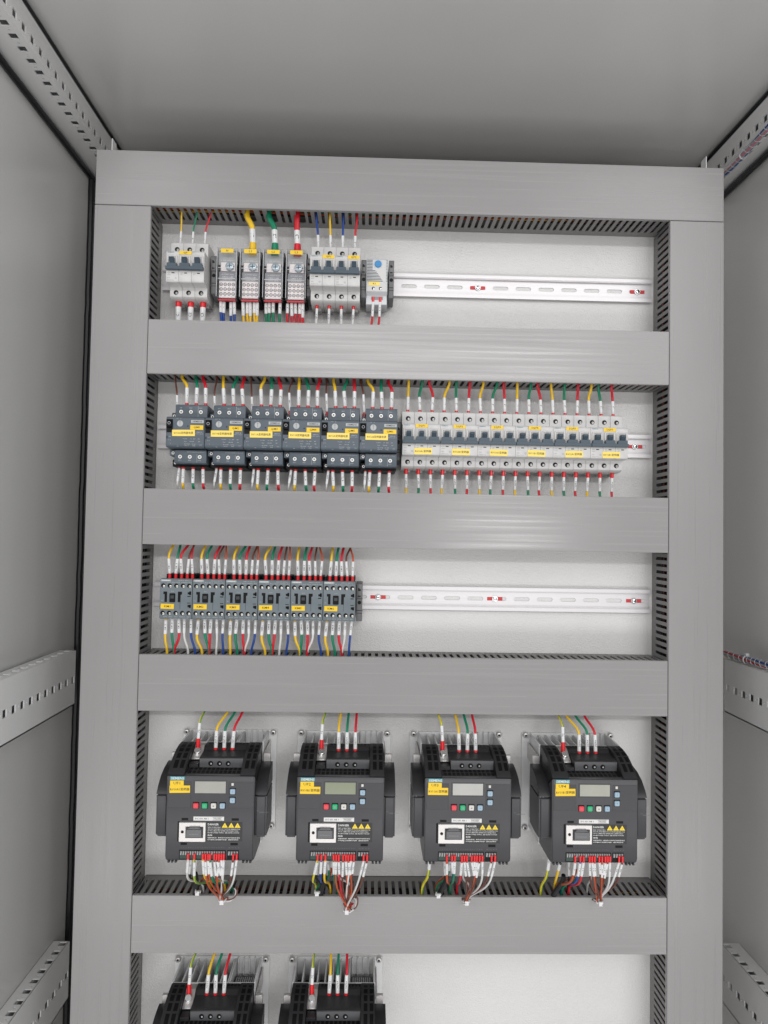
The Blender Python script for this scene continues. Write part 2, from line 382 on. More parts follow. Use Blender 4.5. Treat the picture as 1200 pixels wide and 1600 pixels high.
cbox(MB(), -65, 1009, 304, 309.9, 122, 157).build('gasket', GASK, cab, bevel=1.5)  # unseen black strip, added so its reflection darkens the rear of the roof

# ------------------------------------------------------------------ mounting plate
PY = 65.0
mp = thing('mounting_plate', 'pale grey textured mounting plate carrying rails, trunking and devices', 'mounting plate', (-8, PY, -1790))
MB().box(0, 928, 0, 3, 0, 1808).build('plate', PLATE, mp)
for x in (4.5, 926.5): MB().box(x, x + 1.2, 3, 20, 1800, 1844).box(x + 2 if x < 100 else x - 9, x + (9 if x < 100 else -.2), 3.2, 5, 1800, 1823).build('edge_flange', RAILP, mp)

# ------------------------------------------------------------------ wire trunking
def duct(label, x0, x1, z0, z1, horiz, wide=(), walls=(1, 1), smax=None, skip=()):
    t = thing('wire_trunking', label, 'trunking', (x0, 0, z0), 'slotted grey trunking on the plate')
    W, H = x1 - x0, z1 - z0; LN = W if horiz else H; WD = H if horiz else W
    lid = MB()
    def fr(u, v, y): return (u, y, v) if horiz else (v, y, u)
    def bx(mb, u0, u1, y0, y1, v0, v1): a = fr(u0, v0, y0); b = fr(u1, v1, y1); mb.box(a[0], b[0], a[1], b[1], a[2], b[2])
    bx(lid, 0.4, LN - 0.4, 0, 1.6, 0.2, WD - 0.2); bx(lid, 0.4, LN - 0.4, 1.6, 6.5, 0.2, 1.6); bx(lid, 0.4, LN - 0.4, 1.6, 6.5, WD - 1.6, WD - 0.2)
    lid.build('cover', LIDH if horiz else LIDV, t, bevel=0.5, seg=2)
    ch = MB(); bx(ch, 0.6, LN - 0.6, 62.9, 64.7, 2, WD - 2)
    for k, v in enumerate((1.9, WD - 3.5)):
        if not walls[k]: continue
        fn = (lambda u, y, w_, v=v: fr(u, v + w_, y))
        holes = []; u = 5.0
        while u < LN - 4:
            X = (x0 if horiz else z0) + u
            if not any(a <= X <= b for (a, b, kk) in skip if kk == k):
                wd = [q for q in wide if q[2] == k and abs(X - q[0]) < q[1]]
                if wd:
                    if abs(X - wd[0][0]) < 5.01 and not any(abs(h[0] - (u + wd[0][0] - X)) < 4 for h in holes):
                        holes.append((u + wd[0][0] - X, 28.0, stadium(6.6, 22)))
                else: holes.append((u, 28.5, stadium(2.35 + rng.uniform(-.12, .12), 22.5)))
            u += 10.0
        ch.perf(fn, 0.6, LN - 0.6, 3.0, 54.0, 1.5, holes)
        bx(ch, 0.6, LN - 0.6, 54.0, 64.5, v, v + 1.5)
    ch.build('channel', DUCT, t)
    return t
CL = (80.5, 833.0)                       # inner edges of the two uprights
duct('wide grey trunking running across the top of the panel', 0, 913, -80, 0, True, wide=((218, 8, 0), (250, 8, 0), (292, 8, 0)))
duct('tall grey trunking upright along the left edge of the panel', 0, 80.3, -1700, -80.4, False)
duct('tall grey trunking upright along the right edge of the panel', 833.2, 913, -1700, -80.4, False)
ZR = [(-322.7, -244.3), (-566.0, -486.3), (-799.5, -720.3), (-1133.3, -1054.0)]
for lb, (a, b) in zip(('grey cross trunking below the row of terminal blocks', 'grey cross trunking between motor starters and contactors',
                       'grey cross trunking between the contactors and the upper drives', 'grey cross trunking under the four upper drives'), ZR):
    duct(lb, 80.6, 832.9, a, b, True)

# loose wires lying inside the trunking, glimpsed through the slots
def inner(label, a, b, cols, spread, n):
    t = MB; objs = {}
    for i in range(n):
        c = cols[i % len(cols)]; mb = objs.setdefault(c, MB())
        p = [a[k] + rng.uniform(-1, 1) * spread[k] for k in range(3)]; q = [b[k] + rng.uniform(-1, 1) * spread[k] for k in range(3)]
        pts = []
        for j in range(25):
            s_ = j / 24; pts.append(tuple(p[k] + (q[k] - p[k]) * s_ - a[k] + math.sin(s_ * 9 + i * 1.7 + k) * spread[k] * 0.28 for k in range(3)))
        mb.tube(pts, 1.6, 6)
    root = thing('wire_bunch', label, 'wires', a, 'wires inside the trunking')
    for c, mb in objs.items(): mb.build('wires', WC[c], root, smooth=True, kind='stuff', label=c + ' wires')
inner('coloured wires inside the top trunking seen through its slots', (60, 40, -62), (850, 42, -60), ['black', 'brown', 'black', 'red', 'black', 'yellow', 'black', 'green', 'black', 'black', 'orange'], (10, 9, 9), 12)
inner('wires inside the trunking above the starters and six breakers', (70, 40, -306), (845, 42, -306), ['black', 'blue', 'brown', 'blue', 'black', 'green', 'black', 'red'], (6, 14, 7), 11)
inner('wires inside the trunking just under the four drives', (100, 36, -1070), (840, 36, -1072), ['black', 'brown', 'black', 'orange', 'black', 'yellow', 'brown', 'red', 'black', 'black'], (10, 9, 7), 14)
inner('wires inside the trunking above the upper drives', (90, 40, -735), (800, 42, -735), ['black', 'brown', 'blue', 'black'], (6, 14, 6), 6)
inner('wires inside the left upright trunking', (66, 42, -1300), (64, 42, -90), ['black', 'brown', 'black', 'black', 'black'], (7, 10, 10), 8)
inner('wires inside the right upright trunking', (846, 42, -1300), (846, 42, -90), ['black', 'black', 'brown', 'black'], (7, 10, 10), 7)

# ------------------------------------------------------------------ DIN rails
def din(label, z, screws, first=None):
    X0_, X1_ = 82.2, 829.5
    t = thing('din_rail', label, 'mounting rail', (X0_, PY, z), 'aluminium mounting rails')
    L_ = X1_ - X0_; mb = MB()
    for s_ in (1, -1):
        mb.box(0, L_, -7.5, -6.4, s_ * 12.6, s_ * 17.5); mb.box(0, L_, -6.4, -5.2, s_ * 16.6, s_ * 17.5)
        mb.box(0, L_, -6.4, -1.2, s_ * 11.6, s_ * 12.7)
    ph = (screws[0] - X0_) % 35.3
    holes = []; u = ph if ph > 14 else ph + 35.3
    while u < L_ - 13: holes.append((u, 0, hslot(12, 2.9))); u += 35.3
    mb.perf(lambda u, v, w_: (u, -1.3 + w_, v), 0, L_, -11.6, 11.6, 1.0, holes)
    mb.build('rail', ALU, t)
    for x in screws:
        u = x - X0_
        MB().box(u - 11.5, u + 11.5, -1.9, -1.4, -2.6, 2.6).build('washer', REDW, t, bevel=0.2)
        sc = MB(); sc.disc(u, 0, 4.6, -1.9, -3.2, 18); sc.disc(u, 0, 3.7, -3.2, -5.2, 18, r1=2.9); sc.build('screw', STEELB, t, bevel=0.3)
        MB().disc(u, 0, 1.3, -5.25, -5.1, 6).build('socket', BLACKP, t)
din('white metal rail of the top row carrying terminals and thermostat', -165, (561.9, 809.2))
din('white metal rail of the second row behind starters and breakers', -405, (106.5, 807.0))
din('white metal rail of the third row behind the six contactors', -640.8, (105.5, 417.0, 594.0, 806.5))

# ------------------------------------------------------------------ devices
def sticker(parent, x0, x1, y, z0, z1, txt, material=YEL, ink=INKY, h=None, name='sticker', wd=None):
    cx_, cz_ = (x0 + x1) / 2, (z0 + z1) / 2
    s_ = MB().box(x0 - cx_, x1 - cx_, y - 0.25, y, z0 - cz_, z1 - cz_).build(name, material, parent, (cx_, 0, cz_))
    s_.rotation_euler = (0, math.radians(rng.uniform(-1.1, 1.1)), 0)
    hh = min(h * 1.2, (z1 - z0) * .62) if h else (z1 - z0) * 0.5
    if wd: wd *= 1.1
    elif len(txt) > 1: wd = min((x1 - x0) * .8, text_geo(txt)[2] / text_geo(txt)[3] * hh * 1.2)
    MB().text(txt, 0, y - 0.32, 0, hh, width=wd).build('lettering', ink, s_)
    return s_
def screwhole(rec, met, cx, cz, y, r=2.9, depth=None, off=0.0):
    """dark recess ring with a steel screw sunk in it"""
    rec.disc(cx, cz, r, y - 0.12, y + 1.0, 16)
    met.disc(cx + r * 0.26, cz - r * 0.24, r * 0.55, y - 0.3, y + 0.8, 14)
    rec.box(cx + r * .26 - r * .5, cx + r * .26 + r * .5, y - 0.36, y - 0.2, cz - r * .24 - 0.3, cz - r * .24 + 0.3)

def breaker(n, name, label, x, z, toggles=None):
    """n poles of 18 mm; local origin at rail centre on the plate; y=-out"""
    W = 18.0 * n; t = thing(name, label, 'circuit breaker', (x, PY, z))
    prof = [(-7, 40), (-48, 39), (-50, 37.5), (-50, 18.2), (-71, 17.6), (-72.5, 15.5), (-72.5, 6), (-71.5, -9), (-72.5, -11), (-72.5, -26), (-71, -27.6), (-50.5, -28), (-50, -30), (-50, -41), (-44, -44), (-7, -45)]
    for k in range(n):
        b = MB().prism(prof, 18 * k + 0.12, 18 * k + 17.88, 'x').build('pole', MCBW, t, bevel=0.35)
    rec, met, win, win2 = MB(), MB(), MB(), MB()
    tg = MB()
    for k in range(n):
        cx = 18 * k + 9
        for cz, yy in ((28.3, -50), (-35.2, -50)):
            screwhole(rec, met, cx, cz, yy, 3.5)
        # recessed window framed by raised lips
        win.box(cx - 7.3, cx + 7.3, -72.9, -72.6, -3.0, 9.8)
        win2.box(cx - 7.3, cx - 5.4, -74.6, -72.6, -3.0, 9.8); win2.box(cx + 5.4, cx + 7.3, -74.6, -72.6, -3.0, 9.8); win2.box(cx - 7.3, cx + 7.3, -73.6, -72.6, 8.6, 10.4)
        tg.prism([(-72.6, -1), (-76, -2), (-81, 3.5), (-80.5, 6.2), (-72.6, 6.5)], cx - 3.3, cx + 3.3, 'x')
        for q in (5.0, 3.4): tg.box(cx - 2.6, cx + 2.6, -81.3, -80.0, q - 0.25, q + 0.25)
        tg.box(cx - 7.0, cx + 7.0, -77.5, -72.6, -8.5, -1.4)
        rec.box(cx - 1.0, cx + 3.0, -72.75, -72.5, -15.0, -13.8)
    win.build('switch_window', MCBR, t); win2.build('window_lip', MCBW, t, bevel=0.3)
    tg.box(0.4, W - 0.4, -78.5, -72.7, -10.8, -6.4)
    tg.build('toggle', TOGG, t, bevel=0.5, seg=2)
    rec.build('screw_recess', BLACKP, t); met.build('terminal_screw', mat('sunk_screw', (0.34, 0.34, 0.33), 0.3, 0.6), t, bevel=0.2)
    for k in range(n):
        cx = 18 * k + 9; MB().box(cx + 0.5, cx + 5.8, -22, -8, -48.5, -44).build('rail_latch', MCBR, t, bevel=0.6)
    p = MB(); p.text('SIEMENS', 6.2, -72.75, 15.2, 1.5, width=9.5); p.build('brand_lettering', INKB, t)
    q = MB()
    for k in range(n):
        xx = 18 * k + 1.6
        if k % 3 == 0 or n == 4 and k % 2 == 0:
            q.text('C10', xx + 2.4, -72.75, -14.6, 1.6, width=4.2); q.text('230/400V', xx + 2.6, -72.75, -17.4, 1.0, width=4.6); q.text('6000', xx + 2.2, -72.75, -21.6, 1.3, width=3.6); q.text('5SY6310-7CC', xx + 5.4, -72.75, -25.0, 0.9, width=9.5)
            q.ring(xx + 12.6, -22.0, 1.2, 0.9, -72.75, -72.6, 10)
        else: q.text('C10', xx + 2.6, -72.75, -14.4, 1.2, width=3.4); q.text('400V', xx + 2.6, -72.75, -16.4, 0.9, width=3.0)
    q.build('print', INKG, t)
    return t
PROTO3 = breaker(3, 'circuit_breaker', 'three pole white breaker labelled QF at far left of top row', 106, -165)
sticker(PROTO3, 18.2, 35.8, -72.75, 12.2, 17.2, 'QF', h=2.6)
# two double pole breakers
for k, (lb, tx) in enumerate((('double pole breaker labelled QF1 right of the clear terminal blocks', 'QF1'), ('double pole breaker labelled QF2 beside the thermostat', 'QF2'))):
    b = breaker(2, 'circuit_breaker', lb, 310 + 36 * k, -165); b['group'] = 'double pole breakers of the top row'
    sticker(b, 18.0, 34.8, -72.75, 12.2, 17.2, tx, h=2.6)
base = breaker(3, 'circuit_breaker', 'three pole breaker labelled 2QF1 next to the motor starters', 446.4, -405); base['group'] = 'row of six three pole breakers'
RV = ['RV10A', 'RV10B', 'RV11A', 'RV11B', 'RV12A', 'RV12B']
brs = [base]
for k in range(1, 6):
    brs.append(copy_tree(base, None, (446.4 + 54.0 * k, PY, -405),
        'three pole breaker labelled 2QF%d with %s sticker%s' % (k + 1, RV[k], '' if k < 5 else ' at the right end of its row')))
for k, b in enumerate(brs):
    dz = rng.uniform(-.3, .3)
    sticker(b, 18.6, 36.0, -72.75, 11.8 + dz, 17.0 + dz, '2QF%d' % (k + 1), h=2.6)
    sticker(b, 17.2 + dz, 42.5 + dz, -72.75, -26.5, -17.2, RV[k] + '1变频器', YEL2, INK, h=3.0, wd=20.5)

# clear covered terminal blocks
def terminal(tx, label, x):
    t = thing('terminal_block', label, 'terminal block', (x, PY, -165), 'clear covered distribution terminals')
    b = MB(); b.prism([(-7, 26), (-30, 33), (-36, 33), (-36, -40), (-7, -44)], 0, 31.0, 'x'); b.build('base', BLACKP, t, bevel=0.6)
    s_ = MB()
    for z0 in (14, -8, -26): s_.box(-2.2, 33.4, -30, -16, z0 - 2.2, z0 + 2.2)
    s_.build('link_lug', BLACKP, t, bevel=0.5)
    MB().box(4.2, 26.8, -36.6, -36, -39.5, 31.0).build('inner_housing', mat('inner_grey', (0.66, 0.65, 0.65), 0.3), t)
    gb = MB().box(1.6, 29.4, -37.5, -36.7, 12.0, 31.6).build('label_holder', GREYL, t)
    mt = MB(); mt.box(3.5, 27.5, -41.5, -36, -38.5, -13.0); mt.box(5, 26, -40.0, -36, 2.0, 15.0)
    mt.build('metal_bar', mat('tinned_bar', (0.86, 0.79, 0.77), 0.34, 0.1), t, bevel=0.4)
    g = MB(); g.box(2.6, 28.4, -38.6, -36.7, -12.2, 1.2); g.build('insert', mat('frosted_insert', (0.27, 0.27, 0.29), 0.3), t, bevel=0.3)
    r = MB(); mm = MB()
    for i in range(4):
        for j in range(3): r.ring(6.6 + 5.9 * i, -18.5 - 7.0 * j, 2.5, 1.7, -41.75, -41.4, 12); r.box(5.4 + 5.9 * i, 7.8 + 5.9 * i, -41.7, -41.4, -18.9 - 7 * j, -18.2 - 7 * j)
    r.build('clamp_screws', mat('clamp_shadow', (0.05, 0.045, 0.045), 0.5), t)
    sc = MB(); sc.disc(18.6, 8.2, 6.0, -44.5, -40, 20, r1=6.4); sc.build('large_screw', mat('blue_zinc', (0.50, 0.58, 0.62), 0.3, 0.5), t, bevel=0.5)
    c = MB(); c.box(15.0, 22.2, -44.8, -44.3, 7.5, 8.9); c.box(17.9, 19.3, -44.8, -44.3, 4.6, 11.8); c.build('screw_slot', mat('blue_steel', (0.10, 0.17, 0.22), 0.4, 0.3), t)
    p = MB(); p.text('AUPERT 80A', 15.2, -38.7, -2.5, 1.6, width=18); p.text('UKH 1-80', 15.2, -38.7, -6.4, 2.2, width=16); p.text('600V 85A', 15.2, -38.7, -10.4, 1.5, width=15); p.text('L 25-35mm', 14.6, -37.65, 18.6, 2.2, width=20)
    p.build('print', INKW, t)
    rr = MB().box(3.0, 28.0, -44.0, -37, -42.2, -41.2).build('red_strip', BTNR, t)
    # the clear cover: thin walled box of real thickness
    cv = MB(); th = 1.2; x0, x1, y0, z0, z1 = 0.4, 30.6, -48.5, -40.6, 33.4
    cv.box(x0, x1, y0, y0 + th, z0, z1); cv.box(x0, x0 + th, y0 + th, -33, z0, z1); cv.box(x1 - th, x1, y0 + th, -33, z0, z1)
    cv.box(x0 + th, x1 - th, y0 + th, -33, z0, z0 + th); cv.box(x0 + th, x1 - th, y0 + th, -33, z1 - th, z1)
    cv.box(x0 + 1.2, x0 + 2.2, y0 - 1.0, y0 - .01, z0 + 2, z1 - 2); cv.box(x1 - 2.2, x1 - 1.2, y0 - 1.0, y0 - .01, z0 + 2, z1 - 2)
    cv.box(x0 + 2.3, x1 - 2.3, y0 - .8, y0 - .01, 0.5, 1.5); cv.box(x0 + 2.3, x1 - 2.3, y0 - .8, y0 - .01, -39.5, -38.3)
    cv.build('clear_cover', CLEAR, t, bevel=0.3)
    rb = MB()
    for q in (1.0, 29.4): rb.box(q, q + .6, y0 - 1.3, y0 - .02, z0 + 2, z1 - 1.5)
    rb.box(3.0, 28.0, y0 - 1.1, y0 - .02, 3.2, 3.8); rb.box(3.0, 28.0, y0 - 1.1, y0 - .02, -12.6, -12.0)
    rb.build('cover_highlights', mat('painted_highlight', (0.72, 0.73, 0.75), 0.15), t, bevel=0.15)  # pale opaque strips paint white highlights onto the clear cover
    sticker(t, 6.5, 24.8, y0 - 0.05, 26.0, 32.0, tx, h=2.6)
    return t
TX = [171.5 + 33.6 * i for i in range(4)]
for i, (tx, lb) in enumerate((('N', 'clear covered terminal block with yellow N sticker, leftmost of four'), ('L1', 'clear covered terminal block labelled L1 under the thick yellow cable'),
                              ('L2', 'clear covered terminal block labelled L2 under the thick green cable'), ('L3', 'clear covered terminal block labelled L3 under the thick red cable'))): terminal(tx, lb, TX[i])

# end brackets
def endstop(label, x, z, w_=7.5):
    t = thing('end_bracket', label, 'end bracket', (x, PY, z), 'grey end brackets clamped on the rails')
    MB().prism([(-7, 24), (-40, 24), (-44, 22), (-44, 2), (-40, 0), (-40, -32), (-7, -36)], 0, w_, 'x').build('body', mat('bracket_grey', (0.14, 0.14, 0.145), 0.45), t, bevel=0.6)
    k = MB(); k.box(w_ * .25, w_ * .7, -44.2, -43.8, 12, 14.6); k.box(w_ * .25, w_ * .5, -44.2, -43.8, 14.6, 16.0); k.box(w_ * .2, w_ * .7, -44.2, -43.8, 3.5, 5.2); k.box(0.3, w_ - .3, -40.2, -39.8, -17, -16.2); k.box(0.3, w_ - .3, -40.2, -39.8, -21, -20.4)
    k.build('notches', BLACKP, t)
    sc = MB(); sc.disc(w_ / 2, -5.2, 2.6, -40.8, -39.5, 14); sc.build('screw', BLACKP, t, bevel=0.3)
endstop('grey end bracket left of the N terminal block', 163.0, -165); endstop('grey end bracket between L3 terminal and breaker QF1', 304.5 - 1.2, -165, 6)
endstop('grey end bracket left of the thermostat', 383.2, -165); endstop('grey end bracket right of the thermostat on the top rail', 424.0, -165)
endstop('grey end bracket between starter QM6 and breaker 2QF1', 438.0, -405, 8.0); endstop('grey end bracket right of contactor KM6', 385.0, -640.8, 8.5)

# thermostat
t = thing('thermostat', 'small white thermostat with round blue dial on the top rail', 'thermostat', (390.8, PY, -165))
b = MB(); b.prism([(-7, 24), (-44, 24.5), (-46, 22.5), (-46, -25), (-36, -28), (-36, -41), (-7, -43)], 0, 31.0, 'x'); b.build('housing', mat('thermostat_body', (0.60, 0.61, 0.63), 0.42), t, bevel=0.6)
v = MB()
for i in range(15):
    zz = 21.0 - i * 2.2; xe = 9.0 + (2.2 if i > 6 else 0) + max(0, i - 6) * 1.9
    v.box(0.8, min(xe, 24), -46.25, -45.9, zz, zz + 0.8)
for i in range(15): v.box(29.4, 30.6, -46.25, -45.9, 21.0 - i * 2.2, 21.8 - i * 2.2)
v.build('vent_slots', BLACKP, t)
MB().prism([(10.2, 17), (12.5, 21.5), (18, 22.8), (22, 21.5), (27.8, 15), (27.8, -12.5), (23, -8), (13.2, 7.4)], -46.5, -46.0, 'y').build('front_plate', MCBW, t)
MB().disc(17.0, 15.6, 5.1, -48.6, -46.3, 24).build('dial', DIALB, t, bevel=0.4)
d = MB(); d.text('20 30 40', 17.0, -48.68, 15.6, 1.2, width=7)
for a in range(8): an = math.radians(45 * a); d.box(17 + 6.6 * math.cos(an) - .25, 17 + 6.6 * math.cos(an) + .25, -46.62, -46.5, 15.6 + 6.6 * math.sin(an) - .25, 15.6 + 6.6 * math.sin(an) + .25)
d.build('dial_marks', INKB, t)
MB().box(1.5, 29, -46.4, -46.0, -24.5, -12.8).build('terminal_panel', MCBW, t)
a_, b_ = MB(), MB()
for x in (10.6, 21.0): screwhole(a_, b_, x, -20.3, -46.4, 2.3)
a_.build('screw_recess', BLACKP, t); b_.build('terminal_screw', STEELB, t)
MB().box(7.5, 25, -36.4, -36, -34, -29).build('terminal_slot', INKG, t)
sticker(t, 4.0, 20.0, -46.5, -16.2, -10.4, 'K1', YEL2, h=2.2)

# motor starters
def starter():
    t = thing('motor_starter', 'grey motor starter labelled QM1 with RV10A sticker, first from the left', 'motor starter', (118.5, PY, -405), 'dark grey motor starters')
    W = 53.2
    MB().prism([(-7, 34), (-60, 36.4), (-79, 36.4), (-80, 35), (-80, 17.5), (-30, 16), (-7, 16)], 8.3, W - .2, 'x').build('terminal_housing', GREYD, t, bevel=0.5)
    b = MB(); b.prism([(-7, -27), (-80, -27.6), (-80, -45.5), (-78, -46.6), (-50, -46.6), (-7, -48)], 8.3, W - .2, 'x'); b.build('terminal_housing', GREYD, t, bevel=0.5)
    bb = MB(); bb.box(8.3, W - .4, -60, -7, -15, 16); bb.box(2.4, W - .3, -66, -7, -50, -40); bb.box(3.0, W - .3, -52, -7, 18, 33); bb.build('base', BLACKP, t, bevel=0.5)
    f = MB(); f.prism([(-60, 16.2), (-93, 16.8), (-95.5, 15), (-95.5, -23.5), (-93, -26), (-60, -26.6)], 0.1, W - .3, 'x'); f.build('front_housing', GREYD, t, bevel=0.7, seg=2)
    MB().prism([(-7, 22), (-74, 25.2), (-76, 24), (-76, 17), (-7, 17)], 2.4, 8.2, 'x').build('auxiliary_contact', GREYD, t, bevel=0.4)
    a = MB(); a.prism([(-7, -27), (-76, -27.6), (-76, -35.5), (-7, -37)], 0.6, 8.2, 'x'); a.build('auxiliary_contact', GREYD, t, bevel=0.4)
    r, mt, wr = MB(), MB(), MB()
    for x in (16.0, 29.6, 43.4):
        for z in (26.2, -37.0):
            r.disc(x, z, 3.0, -80.15, -79, 16); wr.ring(x + .3, z - .2, 2.7, 1.5, -80.5, -79.9, 14); mt.disc(x + .3, z - .2, 1.5, -80.3, -79.5, 8)
    for x, z in ((5.6, 20.6), (5.2, -31.5)): r.disc(x, z, 2.5, -76.15, -75, 14); wr.ring(x + .3, z - .2, 2.1, 1.1, -76.5, -75.9, 12)
    r.disc(6.0, -44.5, 2.4, -66.2, -65, 12); wr.ring(6.3, -44.7, 2.0, 1.1, -66.5, -65.9, 12)
    r.build('screw_recess', BLACKP, t); wr.build('terminal_screw', mat('screw_white', (0.84, 0.83, 0.80), 0.3, 0.2), t, bevel=0.15); mt.build('screw_slot', INKG, t)
    k = MB(); k.box(0.8, 9.4, -95.75, -95.4, -5.5, 12.9); k.build('switch_recess', BLACKP, t)
    rk = MB(); rk.prism([(-95.5, 12), (-97.5, 11.5), (-101, 3), (-100, 1.5), (-95.5, 1)], 1.5, 8.8, 'x'); rk.build('rocker', BLACKP, t, bevel=0.5)
    MB().ring(5.3, 7.0, 2.2, 1.4, -100.3, -98.2, 14).build('rocker_ring', INKG, t)
    MB().disc(19.2, 7.0, 4.3, -96.2, -95.4, 22).build('setting_dial', GREYL, t, bevel=0.25)
    MB().prism([(18.8, 4.0), (19.6, 4.0), (19.6, 8.8), (20.6, 8.8), (19.2, 10.8), (17.8, 8.8), (18.8, 8.8)], -96.35, -96.2, 'y').build('dial_arrow', INKG, t)
    MB().disc(30.0, 3.6, 0.9, -95.7, -95.4, 10).build('trip_hole', BLACKP, t)
    MB().box(1.2, 2.4, -95.7, -95.4, -14, -10.6).build('trip_window', BLACKP, t)
    b2 = MB().box(34.3, 51.6, -95.75, -95.45, 8.2, 12.2).build('brand_tag', GREYL, t); MB().text('SIEMENS', 43, -95.85, 10.2, 2.2, width=13.5).build('lettering', INK, b2)
    p = MB()
    for txt, x, z, h, wd in (('13', 16.0, 31.6, 1.3, 2.8), ('3L2', 29.6, 31.6, 1.3, 4), ('5L3', 43.4, 31.6, 1.3, 4), ('2T1', 16.0, -42.2, 1.3, 4), ('4T2', 29.6, -42.2, 1.3, 4), ('6T3', 43.4, -42.2, 1.3, 4)): p.text(txt, x, -80.12, z, h, width=wd)
    for txt, x, z, h, wd in (('1-5', 15.5, 14.0, 1.2, 2.6), ('A', 20.2, 14.0, 1.2, 1.2), ('SIRIUS', 46.0, -4.6, 1.3, 8), ('3RV2011-1JA15', 45.4, -7.0, 1.1, 12), ('Ui 690V', 26.5, -14.0, 1.2, 6), ('Ue', 34.6, -14.0, 1.2, 2), ('400', 39.0, -14.0, 1.2, 3.2), ('kW', 45.4, -14.0, 1.2, 2.4), ('Icu', 27.0, -17.6, 1.2, 3), ('100 kA', 36.0, -17.6, 1.2, 6), ('HP', 46.0, -17.6, 1.2, 2.4),
                          ('IEC 60947', 29.4, -21.2, 1.1, 7.4), ('UL 508', 38.4, -21.2, 1.1, 5), ('CAT A', 28.6, -23.6, 1.1, 6.4), ('VDE', 38.6, -23.6, 1.1, 4), ('CCC', 48, -22.4, 1.2, 3.4), ('TEST', 5.6, -11.2, 1.0, 3.6), ('0 I', 5.2, -16, 1.1, 3), ('T', 6.6, -21, 1.1, 1), ('A2', 16.6, -24.4, 1.0, 2.4)):
        p.text(txt, x, -95.62, z, h, width=wd)
    p.text('MOTOR STARTER PROTECTOR', 38.0, -80.12, -30.6, 1.0, width=24)
    p.build('print', INKL, t)
    MB().box(39.8, 40.1, -80.15, -80.0, 19.5, 35).box(39.8, 40.1, -80.15, -80.0, -45, -33.5).build('print', INKL, t)
    return t
st0 = starter(); STX = [118.5 + 53.4 * i for i in range(6)]
sts = [st0]
for i in range(1, 6): sts.append(copy_tree(st0, None, (STX[i], PY, -405), 'grey motor starter labelled QM%d with %s sticker%s' % (i + 1, RV[i], '' if i < 5 else ', last before the breakers')))
for i, t in enumerate(sts):
    d = rng.uniform(-.25, .25)
    sticker(t, 33.4, 51.2, -95.75, -1.4 + d, 4.9 + d, 'QM%d' % (i + 1), h=2.7)
    sticker(t, 8.6 + d, 39.8 + d, -96.05, -10.4, -1.6, RV[i] + '变频器电源', YEL2, INKY, h=3.0, wd=24)

